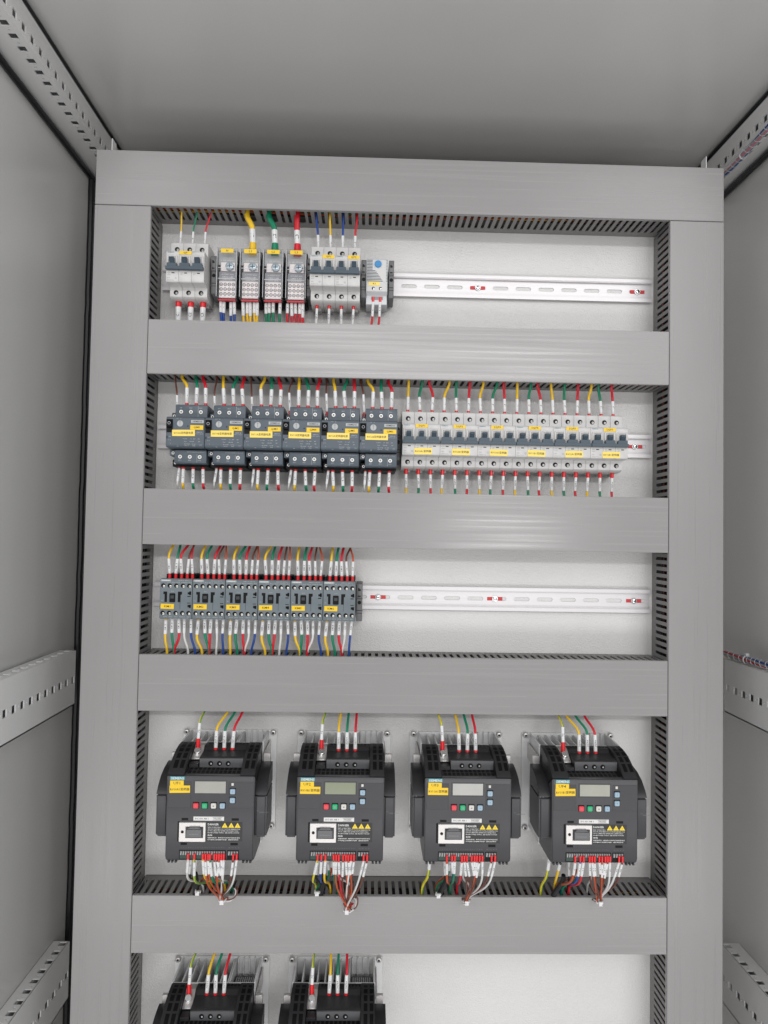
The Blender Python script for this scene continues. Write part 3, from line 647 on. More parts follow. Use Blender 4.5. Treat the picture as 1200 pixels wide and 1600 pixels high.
# contactors
def contactor():
    t = thing('contactor', 'grey contactor labelled KM1, first from the left', 'contactor', (109.6, PY, -640.8), 'dark grey contactors in the third row')
    W = 45.4; T = lambda v: 27.3 - v
    b = MB(); b.prism([(-7, 24), (-62, 27.3), (-71, 27.3), (-72.5, 25.5), (-72.5, -27), (-71, -29), (-62, -29.3), (-7, -27)], 0.15, W - .2, 'x'); b.build('housing', mat('contactor_grey', (0.125, 0.152, 0.168), 0.45, var=0.04, vscale=(80, 80, 80)), t, bevel=0.5, seg=2)
    c = MB(); c.box(1.0, W - 1.2, -44, -7, 26, 32.5); c.build('rear_housing', BLACKP, t, bevel=0.6)
    cv = MB()
    for i in range(5): cv.box(2.5 + 8.9 * i, 8.6 + 8.9 * i, -48, -44, 27.0, 30.5)
    cv.build('clamp_blocks', BLACKP, t, bevel=0.3)
    r, mt, wr = MB(), MB(), MB()
    for x in (5.0, 14.0, 23.1, 32.3, 41.1):
        for z in (T(9.8), T(48.0)):
            r.disc(x - .3, z + .3, 3.1, -72.65, -71, 14); mt.disc(x + .7, z - .7, 1.7, -73.2, -72, 14, r1=2.0); wr.box(x + .7 - 1.6, x + .7 + 1.6, -73.3, -73.1, z - .7 - .3, z - .7 + .3)
    for x0, x1, z0, z1 in ((39, 43.5, T(21.5), T(18.5)), (41.2, 43.8, T(22.5), T(17.2)), (38.6, 43.2, T(25), T(23.8)), (38.6, 43.2, T(34), T(33.2)), (39.2, 43.5, T(39.5), T(36.2)), (41.2, 43.8, T(40.5), T(36))): r.box(x0, x1, -72.65, -72.0, z0, z1)
    r.build('screw_recess', BLACKP, t); mt.build('terminal_screw', mat('screw_steel', (0.62, 0.60, 0.55), 0.3, 0.7), t, bevel=0.2); wr.build('screw_slot', BLACKP, t)
    k = MB(); k.prism([(5.2, T(17.9)), (10.4, T(17.9)), (10.4, T(32.6)), (6.9, T(32.6)), (6.9, T(21.5)), (5.2, T(21.5))], -72.7, -72.2, 'y')
    k.prism([(25.4, T(17.9)), (31.0, T(17.9)), (31.0, T(21.5)), (29.2, T(22.5)), (29.2, T(32.6)), (25.4, T(32.6))], -72.7, -72.2, 'y'); k.box(28.5, 28.8, -72.65, -72.4, T(42.5), T(29)); k.build('slots', BLACKP, t)
    MB().box(13.9, 21.8, -74.2, -72.3, T(32.6), T(20.2)).build('actuator', BLACKP, t, bevel=0.6)
    MB().box(15.4, 20.4, -74.5, -74.1, T(27.5), T(23.0)).build('actuator_tab', mat('actuator_tab', (0.03, 0.032, 0.035), 0.4), t, bevel=0.2)
    g = MB().box(1.0, 15.4, -72.75, -72.4, T(3.7), T(0.9)).build('brand_tag', mat('tag_grey', (0.30, 0.33, 0.34), 0.5), t); MB().text('SIEMENS', 8.2, -72.85, T(2.3), 1.5, width=11).build('lettering', INKW, g)
    p = MB(); p.text('1L1 3L2 5L3 13NO A1', 27.0, -72.62, T(4.9), 1.0, width=33); p.text('SIRIUS 3RT2', 33, -72.62, T(2.2), 1.0, width=16); p.text('2T1  4T2  6T3  14NO  A2', 24, -72.62, T(53), 1.0, width=36)
    p.text('V2', 3.4, -72.62, T(30.5), 1.2, width=2); p.text('010', 17.8, -72.62, T(17.4), 1.0, width=4); p.text('IEC 60947-4-1  CCC UL', 28, -72.62, T(55.6), .9, width=26)
    p.build('print', INKL, t)
    return t
k0 = contactor(); KX = [109.6 + 45.75 * i for i in range(6)]; kts = [k0]
for i in range(1, 6): kts.append(copy_tree(k0, None, (KX[i], PY, -640.8), 'grey contactor labelled KM%d%s' % (i + 1, (' between KM%d and KM%d' % (i, i + 2)) if i < 5 else ' at the right end of its row')))
for i, t in enumerate(kts): sticker(t, 1.9, 20.3, -72.75, 27.3 - 42.0, 27.3 - 35.0, 'KM%d' % (i + 1), h=2.5)

# variable speed drives
def drive():
    t = thing('frequency_drive', 'dark grey drive labelled UF1, leftmost of the upper four', 'drive', (200.1, PY, -979), 'dark grey frequency drives')
    H = 114.0; V = lambda v: H - v; OF = -134.0
    # heatsink
    hp = MB(); hp.box(-69.5, 69.5, -3, 0, -8, 138); hp.build('back_plate', HEAT, t, bevel=0.6)
    hs = MB(); hs.box(-58, -55.5, -64, -3, -2, 137.5); hs.box(55.5, 58, -64, -3, -2, 137.5)
    for i in range(7): hs.box(-45.5 + 10.6 * i, -43.6 + 10.6 * i, -63, -3, 60, 135.5)
    for i in range(4): hs.box(24 + 8.2 * i, 25.2 + 8.2 * i, -9, -3, 80, 138.6)
    hs.box(-55.5, 55.5, -64, -61.5, 122, 136.8); hs.box(20.5, 22.5, -62, -3, 60, 136); hs.box(-55.5, 55.5, -60, -3, 56, 60)
    hs.build('heatsink', HEAT, t, bevel=0.4)
    MB().box(-55, 20, -60, -3.2, 56, 104).build('heatsink_core', DRVP, t)
    fan = MB(); fan.box(23, 55, -58, -22, 96, 121); fan.build('fan_housing', DRVP, t, bevel=0.5)
    fb = MB()
    for i in range(9): fb.box(26 + 3.0 * i, 27.2 + 3.0 * i, -54, -28, 121, 123)
    fb.build('fan_grille', GREYL, t)
    for x in (-64.2, 64.2):
        for z in (134.8, -2.2):
            ms = MB().disc(x, z, 3.6, -7.5, -3, 18, r1=4.6).build('mounting_screw', STEEL, t, bevel=0.4)
            MB().disc(x, z, 1.7, -7.7, -7.3, 6).build('screw_socket', BLACKP, ms)
    for s_ in (-1, 1):
        ear = MB(); ear.box(s_ * 59, s_ * 69, -70, -64, 108, 124); ear.box(s_ * 59, s_ * 61, -64, -3, 100, 124)
        ear.build('metal_ear', STEEL, t, bevel=0.6)
    # side wings
    wp = [(-4, 104), (-60, 112.5), (-75, 113), (-92, 110), (-108, 104), (-120, 95), (-126.5, 87)]
    for s_ in (-1, 1):
        w1 = MB(); x0, x1 = (57.2, 72.4)
        pts = wp + [(-126.5, 86.5), (-70, 86.5), (-70, 100)]
        w1.prism([(-70, 86.6), (-70, 113)] + wp[2:] + [(-126.6, 86.6)], s_ * x0, s_ * x1, 'x'); w1.build('wing_top', DRVD, t, bevel=1.6, seg=3)
        w2 = MB(); w2.prism([(-70, 86.4), (-126.6, 86.4), (-127, 84), (-127, 34), (-124, 30), (-100, 29), (-70, 31)], s_ * x0, s_ * x1, 'x'); w2.build('wing', DRV, t, bevel=2.6, seg=3)
        w3 = MB(); w3.box(s_ * 55, s_ * 69.5, -70, -58, 34, 100); w3.build('wing_back', DRVD, t)
    # central housing: lower box and two cheeks with a rounded slope, and the terminal recess between
    body = MB(); body.prism([(-64, 0), (-64, 96), (-112, 100), (-132.5, 113.4), (OF, 111.5), (OF, 9), (-131, 3), (-122, 0)], -57, 57, 'x'); body.build('housing', DRV, t, bevel=1.8, seg=3)
    slope = [(-64, 97), (-64, 137.5), (-78, 137.2), (-92, 135), (-106, 130.5), (-120, 123.5), (-130, 116.8), (-133.4, 113.6), (-112, 101)]
    for ca, cb in ((-57, -35), (38, 57)): MB().prism(slope, ca, cb, 'x').build('cheek', DRVD, t, bevel=0.6, seg=2)
    # vent holes following the slope
    def zs(o):
        q = [(-64, 137.5), (-78, 137.2), (-92, 135), (-106, 130.5), (-120, 123.5), (-130, 116.8), (-133.4, 113.6)]
        for a, b in zip(q, q[1:]):
            if b[0] <= o <= a[0]: k = (o - a[0]) / (b[0] - a[0]); return a[1] + (b[1] - a[1]) * k
        return 113
    vt = MB()
    for xs in ((-52.0, -46.5), (-43.6, -38.2), (42.0, 47.0), (50.0, 55.0)):
        for k, (a, b) in enumerate(((-69, -74), (-77, -85), (-88, -97), (-100, -110), (-113, -125))):
            n = 3
            for j in range(n):
                o0 = a + (b - a) * j / n; o1 = a + (b - a) * (j + 1) / n
                z0, z1 = zs(o0), zs(o1)
                vt.add([(xs[0], o0, z0 + .15), (xs[1], o0, z0 + .15), (xs[1], o1, z1 + .15), (xs[0], o1, z1 + .15), (xs[0], o0, z0 - 2), (xs[1], o0, z0 - 2), (xs[1], o1, z1 - 2), (xs[0], o1, z1 - 2)],
                       [(0, 1, 2, 3), (7, 6, 5, 4), (0, 4, 5, 1), (1, 5, 6, 2), (2, 6, 7, 3), (3, 7, 4, 0)])
    vt.build('vent_holes', BLACKP, t)
    # terminal well
    tb = MB(); tb.prism([(-64, 98), (-64, 137), (-76, 136.5), (-82, 131.5), (-104, 130), (-110, 129), (-110, 115), (-86, 110)], -21, 38, 'x'); tb.build('terminal_cover', DRVD, t, bevel=0.5)
    tf = MB(); tf.box(-20.5, 37.5, -110.6, -110, 115.5, 128.4); tf.build('terminal_front', mat('cover_front', (0.075, 0.076, 0.08), 0.45), t, bevel=0.2)
    h1, h2 = MB(), MB()
    for x in (-5.6, 6.0, 17.6): h1.disc(x, 122.0, 3.3, -110.9, -110.3, 18); h2.disc(x + .6, 121.6, 1.2, -111.0, -110.6, 8)
    h1.build('screw_recess', BLACKP, t); h2.build('terminal_screw', GREYL, t)
    sm = MB()
    for i in range(12):
        if i not in (4, 5, 6, 7): sm.box(-17 + 4.7 * i, -14 + 4.7 * i, -70.5, -67.0, 136.6, 137.3)
    sm.build('vent_slits', BLACKP, t)
    gl = MB(); gl.prism([(-108, 100), (-108, 117), (-131, 114.6), (-131.5, 112)], -35, 38, 'x'); gl.build('grille_plate', DRVD, t, bevel=0.4)
    gh = MB()
    for i in range(12):
        for (a, b) in ((-111.6, -118.5), (-121.0, -128.6)):
            gz = lambda o: 117 + (o + 108) / (-23) * (-2.4)
            x = -31.5 + 5.8 * i
            gh.add([(x, a, gz(a) + .15), (x + 3.9, a, gz(a) + .15), (x + 3.9, b, gz(b) + .15), (x, b, gz(b) + .15), (x, a, gz(a) - 1), (x + 3.9, a, gz(a) - 1), (x + 3.9, b, gz(b) - 1), (x, b, gz(b) - 1)],
                   [(0, 1, 2, 3), (7, 6, 5, 4), (0, 4, 5, 1), (1, 5, 6, 2), (2, 6, 7, 3), (3, 7, 4, 0)])
    gh.build('grille_holes', BLACKP, t)
    br = MB(); br.prism([(-64, 100), (-64, 136.4), (-76, 136.4), (-84, 130.5), (-98, 124.5), (-98, 122.6), (-70, 120)], -34.6, -21.6, 'x'); br.build('earth_bracket', STEEL, t, bevel=0.4)
    es = MB(); es.tube([(-28.6, -87, 128.5), (-28.6, -90.5, 133.5)], 4.6, 16); es.build('earth_screw', STEELB, t, bevel=0.5)
    MB().box(-34, -22, -112, -98, 116, 121.5).build('well_floor', DRVD, t)
    # front face parts; u measured from the left edge, v from the top edge
    F = lambda mb, u0, u1, v0, v1, d=0.3, e=0.0: mb.box(u0 - 57, u1 - 57, OF - e - d, OF - e + 0.6, V(v1), V(v0))
    F(MB(), 2.0, 31.5, 8.2, 42.0, .3).build('left_panel', DRVP, t, bevel=0.2); F(MB(), 80.2, 113.4, 8.2, 42.0, .3).build('right_panel', DRVP, t, bevel=0.2)
    tg = F(MB(), 4.2, 23.0, 1.9, 6.4, .35, 0).build('brand_tag', TEAL, t); MB().text('SIEMENS', 13.6 - 57, OF - .5, V(4.2), 3.3, width=17.4).build('lettering', INKW, tg)
    F(MB(), 34.6, 78.2, 6.6, 24.8, .15).build('display_frame', DRVP, t, bevel=0.1)
    F(MB(), 36.6, 76.6, 8.0, 23.2, .25, .0).build('display', LCD, t, bevel=0.1)
    bt = [('button', BTNR, 35.2, 35.8), ('button', BTNG, 46.6, 35.8), ('button', BTNW, 58.2, 35.8), ('button', BTNB, 69.6, 35.8), ('button', BTNB, 82.6, 17.2), ('button', BTNB, 82.6, 28.6)]
    well = MB(); ic = MB()
    for i, (nm, mm, u, v) in enumerate(bt):
        F(well, u - .8, u + 7.4, v - 1.2, v + 7.2, .12, .3 if i > 3 else 0)
        F(MB(), u, u + 6.6, v, v + 6.6, 2.0, .1).build(nm, mm, t, bevel=0.6, seg=2)
        ic.text(['O', 'I', 'M', 'OK', '^', 'v'][i], u + 3.3 - 57, OF - 2.25, V(v + 3.3), 2.2, width=2.0)
    well.build('button_well', BLACKP, t); ic.build('button_mark', INKG, t)
    F(MB(), 84.0, 87.0, 9.8, 13.2, .5, .2).build('status_light', BTNW, t, bevel=0.2)
    ln = MB(); ln.text('JOG', 62, OF - .15, V(45.5), 1.4); ln.text('HAND AUTO', 70, OF - .15, V(47.2), 1.2, width=12); ln.text('Hz  %', 97, OF - .5, V(24.5), 1.5, width=7)
    for i in range(19): ln.text(str(i + 1), 21 + 3.05 * i - 57, OF - .15, V(93.2), 1.3)
    for i, c in enumerate(('DL', 'DC', 'A', 'B')): ln.text(c, 83.5 + 4 * i - 57, OF - .15, V(93.2), 1.3)
    ln.build('print', mat('drive_print', (0.16, 0.165, 0.17), 0.5), t)
    wl = F(MB(), 35.6, 75.4, 53.4, 58.6, .3).build('rating_label', WHITEL, t, bevel=0.1)
    MB().text('DC 631 AB 1', 46.5 - 57, OF - .4, V(56), 2.0, width=17).text('PASSED', 67 - 57, OF - .4, V(56), 2.0, width=10).box(60.6 - 57, 73.4 - 57, OF - .4, OF - .35, V(54.4), V(54.1)).box(60.6 - 57, 73.4 - 57, OF - .4, OF - .35, V(58), V(57.7)).build('lettering', INK, wl)
    cl = MB()
    for u0, u1, v0, v1 in ((20.4, 28.8, 55.4, 58.2), (85.2, 94.6, 55.4, 58.4), (19.8, 28.0, 87.0, 90.0), (84.4, 94.0, 87.0, 90.2), (15.4, 17.8, 59.8, 85.4)): F(cl, u0, u1, v0, v1, .15)
    cl.build('cover_slots', BLACKP, t)
    F(MB(), 17.8, 52.4, 60.0, 85.0, 3.2).build('module_plate', STEEL, t, bevel=0.5)
    F(MB(), 26.4, 49.4, 65.2, 79.8, .4, 3.2).build('connector_frame', DRVP, t, bevel=0.2)
    cf = MB(); F(cf, 28.0, 47.8, 67.6, 77.6, 3.4, 3.2); cf.prism([(28.0 - 57, V(67.6)), (47.8 - 57, V(67.6)), (44 - 57, V(65.2)), (31.8 - 57, V(65.2))], OF - 6, OF - 3.2, 'y'); cf.build('connector', mat('connector_plastic', (0.10, 0.10, 0.105), 0.3), t, bevel=0.5)
    MB().text('INTERFACE', 38 - 57, OF - 6.75, V(73.5), 1.3, width=12).build('lettering', INKG, t)
    MB().disc(22.4 - 57, V(72), 2.0, OF - 3.35, OF - 3, 14).build('screw_hole', BLACKP, t)
    dl = F(MB(), 52.9, 99.4, 60.2, 85.2, .35).build('danger_label', mat('danger_black', (0.012, 0.012, 0.014), 0.4), t)
    tx = MB(); L0 = 54.6 - 57
    for s_, v, h, wd in (('DANGER', 63.2, 2.7, 14.2), ('RISK OF ELECTRIC', 66.9, 1.25, 16.6), ('SHOCK. DANGEROUS VOLTAGE REMAINS FOR', 69.2, 1.25, 42), ('UP TO 5 MINUTES AFTER DISCONNECTING', 71.6, 1.25, 39.5), ('FROM POWER SUPPLY. SEE INSTRUCTIONS', 74.0, 1.25, 41), ('危险', 77.2, 2.2, 6.2), ('有触电危险！断电后5分钟内仍有危险电压', 80.4, 1.5, 42), ('打开盖板之前请断开电源！请阅读说明书', 82.9, 1.5, 40)):
        tx.text(s_, L0, OF - .5, V(v), h, width=wd, align='l')
    tx.build('lettering', INKW, dl)
    tr = MB()
    for u in (76.6, 85.0, 93.2): tr.prism([(u - 3.9 - 57, V(67.3)), (u + 3.9 - 57, V(67.3)), (u - 57, V(60.9))], OF - .6, OF - .36, 'y')
    tr.build('warning_triangle', mat('warning_yellow', (0.80, 0.58, 0.02), 0.4), dl)
    ex = MB()
    for u in (76.6, 85.0, 93.2): ex.text('!', u - 57, OF - .68, V(65.2), 2.6)
    ex.build('warning_mark', INK, dl)
    # control terminals
    nt = MB(); F(nt, 18.2, 78.6, 96.4, 108.6, .1); F(nt, 80.4, 95.6, 96.4, 108.6, .1); nt.build('terminal_opening', BLACKP, t)
    ts = MB()
    for i in range(19): F(ts, 19.4 + 3.08 * i, 21.9 + 3.08 * i, 97.6, 103.0, 1.6, -.8 + .1)
    for i in range(4): F(ts, 81.4 + 3.5 * i, 84.2 + 3.5 * i, 97.6, 103.0, 1.6, -.8 + .1)
    ts.build('clamp_strip', CLAMPG, t, bevel=0.3)
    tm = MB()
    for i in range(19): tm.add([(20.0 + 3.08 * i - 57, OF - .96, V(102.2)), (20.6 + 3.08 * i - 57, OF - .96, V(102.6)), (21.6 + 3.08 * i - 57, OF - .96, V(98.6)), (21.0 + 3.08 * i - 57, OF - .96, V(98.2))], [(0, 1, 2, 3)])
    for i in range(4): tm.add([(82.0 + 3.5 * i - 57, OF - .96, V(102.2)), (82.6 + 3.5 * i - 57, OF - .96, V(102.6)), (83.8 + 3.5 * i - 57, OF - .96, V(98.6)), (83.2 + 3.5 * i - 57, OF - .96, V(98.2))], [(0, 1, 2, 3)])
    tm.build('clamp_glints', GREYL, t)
    gs = MB(); F(gs, 19.0, 78.0, 103.2, 107.6, .5, -.2); gs.build('terminal_base', mat('terminal_green', (0.018, 0.045, 0.035), 0.5), t)
    ft = MB()
    for a, b in ((-57, -40), (40, 57)):
        for i in range(3): ft.box(a + 2.4 + 4.6 * i, a + 5.2 + 4.6 * i, OF + 3.0, OF + 9, -0.7, 2.5)
    ft.build('foot_ribs', DRVD, t, bevel=0.6)
    return t
DX = [200.1, 369.9, 537.9, 706.7]; d0 = drive(); drs = [d0]
for i in range(1, 4): drs.append(copy_tree(d0, None, (DX[i], PY, -979), 'dark grey drive labelled UF%d with RV1%s sticker' % (i + 1, ['', '0B1', '1A1', '1B1'][i])))
low1 = copy_tree(d0, None, (196.2, PY, -1311), 'lower left drive partly visible at the bottom edge'); low2 = copy_tree(d0, None, (363.4, PY, -1311), 'lower drive at the bottom edge, right of its neighbour')
for i, t in enumerate(drs):
    Vv = lambda v: 114 - v
    sticker(t, 4.2 - 57, 21.9 - 57, -134.35, Vv(13.6), Vv(7.0), 'UF%d' % (i + 1), YEL, INKY, h=3.0)
    sticker(t, 3.8 - 57, 30.4 - 57, -134.6, Vv(22.8), Vv(13.4), ['RV10A1', 'RV10B1', 'RV11A1', 'RV11B1'][i] + '变频器', YEL, INK, h=3.2, wd=22.5)
for dd, cc in ((drs[0], (0.33, 0.325, 0.29)), (drs[2], (0.43, 0.425, 0.40)), (drs[3], (0.34, 0.34, 0.29))):
    for ch in dd.children:
        if ch.name.startswith('display') and not ch.name.startswith('display_frame'):
            ch.data = ch.data.copy(); ch.data.materials[0] = mat('lcd_glass_%d' % int(cc[0] * 100), cc, 0.16, coat=0.5, var=0.06, vscale=(30, 30, 30))
for ch in drs[1].children:
    if ch.name.startswith('display') and not ch.name.startswith('display_frame'):
        ch.data = ch.data.copy(); ch.data.materials[0] = LCDG

# ================================================================== WIRES
def bez(p0, p1, p2, p3, n):
    out = []
    for i in range(n + 1):
        t = i / n; a = (1 - t) ** 3; b = 3 * t * (1 - t) ** 2; c = 3 * t * t * (1 - t); d = t ** 3
        out.append(tuple(a * p0[k] + b * p1[k] + c * p2[k] + d * p3[k] for k in range(3)))
    return out
def wire(A, B, col, r, label, fer=5.0, slv=20.0, lean=(0, 0), rs=None, rf=None, txt='L1', gap=0.0, via=None, group='coloured device wires', end=None, th=None, fcol=None, stiff=.45):
    """A: terminal, B: where it dips into the trunking; sign decides up or down"""
    sg = 1 if B[2] > A[2] else -1
    rs = rs or r + 0.75; rf = rf or rs
    L1 = fer + gap + slv
    P1 = (lean[0] * (L1 - fer), lean[1] * (L1 - fer), sg * L1); Bl = tuple(B[k] - A[k] for k in range(3))
    def on(s_): e = max(0.0, s_ - fer); return (lean[0] * e, lean[1] * e, sg * s_)
    tgt = via if via else B; tl = tuple(tgt[k] - A[k] for k in range(3))
    dist = abs(tl[2] - P1[2]); k = stiff
    c1 = (P1[0] + lean[0] * dist * k, P1[1] + lean[1] * dist * k, P1[2] + sg * dist * k)
    if via:
        c2 = (tl[0] - (tl[0] - P1[0]) * .18, tl[1] - 5, tl[2] - sg * dist * .25)
        pts = [on(0), on(fer), on(L1 * .7)] + bez(P1, c1, c2, tl, 10) + bez(tl, (tl[0], tl[1] + 5, tl[2] + sg * 4), (Bl[0], Bl[1], Bl[2] - sg * 6), Bl, 5)[1:]
    else:
        c2 = (Bl[0], Bl[1], Bl[2] - sg * dist * k)
        pts = [on(0), on(fer), on(L1 * .7)] + bez(P1, c1, c2, Bl, 9)
        pts.append((Bl[0], Bl[1] + 1, Bl[2] + sg * 10))
    o = MB().tube(pts, r, 8).build('wire', WC[col], None, A, smooth=True)
    tag(o, label, 'wire', group)
    if slv:
        a = on(fer + gap); b = on(L1)
        s_ = MB().tube([a, tuple((a[k] + b[k]) / 2 for k in range(3)), b], rs, 10).build('marker_sleeve', WHITE, o, smooth=True)
        if txt:
            mz = [(a[k] + b[k]) / 2 for k in range(3)]
            hh = (th or rs * 1.15) * 1.2
            tw = min(slv * .8, text_geo(txt)[2] / max(text_geo(txt)[3], .3) * hh * 1.05)
            g = MB(); v, f, W_, H_ = text_geo(txt); kk = hh / max(H_, .3); kx = tw / W_
            vs = []
            for q in v:
                dx = -q[1] * kk; dz = q[0] * kx
                s2 = sg * dz                       # follow the lean
                vs.append((mz[0] + dx + lean[0] * sg * dz, mz[1] + lean[1] * sg * dz - math.sqrt(max(rs * rs - dx * dx, 0.01)) - 0.08, mz[2] + dz))
            g.add(vs, f); g.build('lettering', INK, s_)
    if fer:
        MB().tube([on(-1.0), on(fer * .6), on(fer)], rf, 10, r2=rf * .86).build('ferrule', fcol or FER, o, smooth=True)
    return o
def sn(x): return 85.6 + 10 * round((x - 85.6) / 10)
ordn = ['first', 'second', 'third', 'fourth', 'fifth', 'sixth', 'seventh']
R_ = rng.uniform
# --- top row, above
for i, (c, dx) in enumerate((('yellow', 3), ('green', 7), ('red', 9))):
    x = 115 + 18 * i; wire((x, 30, -126), (x + dx, 22, -78), c, 1.25, '%s thin wire into top of %s pole of breaker QF' % (c, ordn[i]), 0, 22, (0.04, 0), rs=1.7, txt=['N', '4', '7'][i])
for i, (c, dx) in enumerate((('blue', -6), ('yellow', -4), ('blue', -2), ('red', -1))):
    x = 319 + 18 * i; wire((x, 30, -126), (sn(x + dx), 22, -78), c, 1.6, '%s wire into top of %s pole of breaker %s' % (c, ordn[i % 2], ('QF1', 'QF2')[i // 2]), 0, 22, (-0.05 + .02 * i, 0), rs=2.2, txt=['N', 'L1', 'N', 'L2'][i])
for i, (c, x0, x1) in enumerate((('yellow', TX[1] + 17.5, 213), ('green', TX[2] + 16.5, 246), ('red', TX[3] + 16, 287))):
    wire((x0, 26, -137), (x1 + (0, -1, 0)[i], 24, -76), c, 4.1, 'thick %s cable into terminal block L%d' % (c, i + 1), 17, 20, (-0.06, 0), rs=4.5, rf=5.6, txt='L%d' % (i + 1), th=4.0, fcol=WC[c], group='thick feeder cables')
# --- top row, below
for i in range(3):
    x = 115 + 18 * i; wire((x, 30, -207), (x + R_(-1, 1), 26, -256), 'red', 3.6, 'thick red booted wire under %s pole of breaker QF' % ordn[i], 10, 24, (R_(-.02, .02), 0), rs=4.2, rf=4.6, txt='C%d' % (i + 1), th=3.4)
grp = {0: [('blue', 5), ('blue', 9.5), ('blue', 19.5), ('blue', 24.5)], 1: [('yellow', 4), ('yellow', 10), ('yellow', 14.5), ('yellow', 20.5), ('yellow', 25)], 2: [('green', 4), ('green', 9), ('green', 15), ('green', 25)], 3: [('red', 2.5), ('red', 8.5), ('red', 14), ('red', 20.5), ('red', 25)]}
for b in range(4):
    for i, (c, u) in enumerate(grp[b]):
        ln = 17 + R_(-3, 4); x = TX[b] + u
        wire((x, 33 + R_(-2, 2), -207), (x + R_(1, 4) + (u - 14) * -.06, 28, -252), c, 1.9, '%s wire below terminal block %s, %s from the left' % (c, ('N', 'L1', 'L2', 'L3')[b], ordn[i]), 0, ln, (R_(-.02, .06), 0), rs=2.5, txt=('N', 'L1', 'L2', 'L3')[b], th=2.2)
for i, c in enumerate(('brown', 'brown', 'blue', 'black')):
    x = 318.5 + 18 * i; wire((x, 30, -207), (x + R_(-3, 0), 26, -256), c, 1.4, '%s wire under %s pole of breaker %s' % (c, ordn[i % 2], ('QF1', 'QF2')[i // 2]), 7, 24, (R_(-.07, .02), 0), rs=2.0, rf=2.6, txt=('QF1:2', 'QF1:4', 'QF2:2', 'QF2:4')[i], th=1.9)
for i in range(2):
    wire((390.8 + 10.6 + 10.4 * i, 30, -196), (397 + 10.4 * i, 26, -256), 'red', 1.7, 'red wire under the %s terminal of the thermostat' % ('left', 'right')[i], 6, 22, (-0.03, 0), rs=2.1, rf=2.6, txt=('K1:1', 'K1:2')[i], th=1.8)
# --- second row
for s_ in range(6):
    X = STX[s_]; nm = 'QM%d' % (s_ + 1); lean = .10 - .045 * s_
    drift = (-6, -4, -1, -1, -1, -1)[s_]
    wire((X + 5.8, 6, -378), (sn(X + 3 + drift * .5), 22, -320), 'brown', 1.2, 'thin brown wire above the auxiliary contact of starter %s' % nm, 0 if s_ < 3 else 7, 26, (-.06, 0), rs=1.8, rf=2.1, txt='A%d3' % (s_ + 1), th=1.7)
    for i, (c, u) in enumerate((('yellow', 18.0), ('green', 31.5), ('red', 45.0))):
        wire((X + u, 8, -370), (sn(X + u + drift * 1.0 + R_(-2, 2)), 20, -320), c, 2.1, '%s wire into %s top terminal of starter %s' % (c, ordn[i], nm), 7.5, 22, (R_(-.10, .04), 0), rs=2.75, rf=3.0, txt='L%d' % (i + 1), th=2.3)
    for i, (c, u) in enumerate((('yellow', 15.5), ('green', 29.5), ('red', 43.5))):
        wire((X + u, 8, -451), (X + u + R_(-4, 5), 24, -500), c, 1.9, '%s wire under %s bottom terminal of starter %s' % (c, ordn[i], nm), 6.5, 20, (R_(-.06, .10), 0), rs=2.4, rf=2.9, txt='%d/T%d' % (2 * i + 2, i + 1), th=2.1)
    wire((X + 9.0, 10, -451), (X + 9 + R_(-6, 1), 26, -500), 'white', 1.2, 'thin white wire under the auxiliary contact of starter %s' % nm, 5, 19, (R_(-.16, .0), 0), rs=1.9, rf=2.1, txt='A%d4' % (s_ + 1), th=1.8)
for b in range(6):
    X = 446.4 + 54 * b; nm = '2QF%d' % (b + 1)
    for i, (c, u) in enumerate((('yellow', 9), ('green', 27), ('red', 45))):
        wire((X + u, 30, -367), (sn(X + u + (3 - b * 1.2) + R_(-3, 3) - (4 if i == 2 else 0)), 20, -320), c, 1.95, '%s wire into top of %s pole of breaker %s' % (c, ordn[i], nm), 5.5, 19, (R_(-.10, .06), 0), rs=2.5, rf=2.7, txt='L%d' % (i + 1), th=2.2)
        wire((X + u - 1, 30, -449), (X + u + R_(-3, 3), 26, -500), c, 1.9, '%s wire under %s pole of breaker %s' % (c, ordn[i], nm), 8, 20, (R_(-.06, .05), 0), rs=2.25, rf=2.8, txt='2QF%d:%d' % (b + 1, 2 * i + 2), th=2.0)
# --- third row
for k in range(6):
    X = KX[k]; nm = 'KM%d' % (k + 1)
    for i, (c, u) in enumerate((('yellow', 9.5), ('green', 18.2), ('red', 26.5), ('brown', 34.5), ('orange' if k else 'red', 42))):
        u2 = u - 1.5
        wire((X + u2, 12, -614), (X + u2 + (3.5, 4.5, 5.5, 5, 3)[i] * (1.0 if k < 4 else .5) + R_(-2, 3) - (6 if i == 4 else 0), 26, -558), c, 1.75 if i < 3 else 1.35, '%s wire into top of contactor %s, %s from the left' % (c, nm, ordn[i]), 7, 21, (R_(-.10, .08), 0), rs=2.35 if i < 3 else 1.9, rf=2.4, txt=('KM%d:1', 'KM%d:3', 'KM%d:5', 'A%d1', 'K%d3')[i] % (k + 1), th=1.9)
    for i, (c, u) in enumerate((('yellow', 5.0), ('green', 14.0), ('red', 23), ('white', 31), ('blue', 40.5))):
        wire((X + u, 10, -667), (sn(X + u + R_(-4, 4)), 16, -722), c, 1.85 if i < 3 else 1.6, '%s wire under contactor %s, %s from the left' % (c, nm, ordn[i]), 4.0 if i else 6, 20, (R_(-.10, .07), 0), rs=2.45 if i < 3 else 2.0, rf=2.3, txt=('KM%d:2', 'KM%d:4', 'KM%d:6', 'A%d2', 'K%d4')[i] % (k + 1), th=1.9, fcol=FER if i else WC['yellow'])
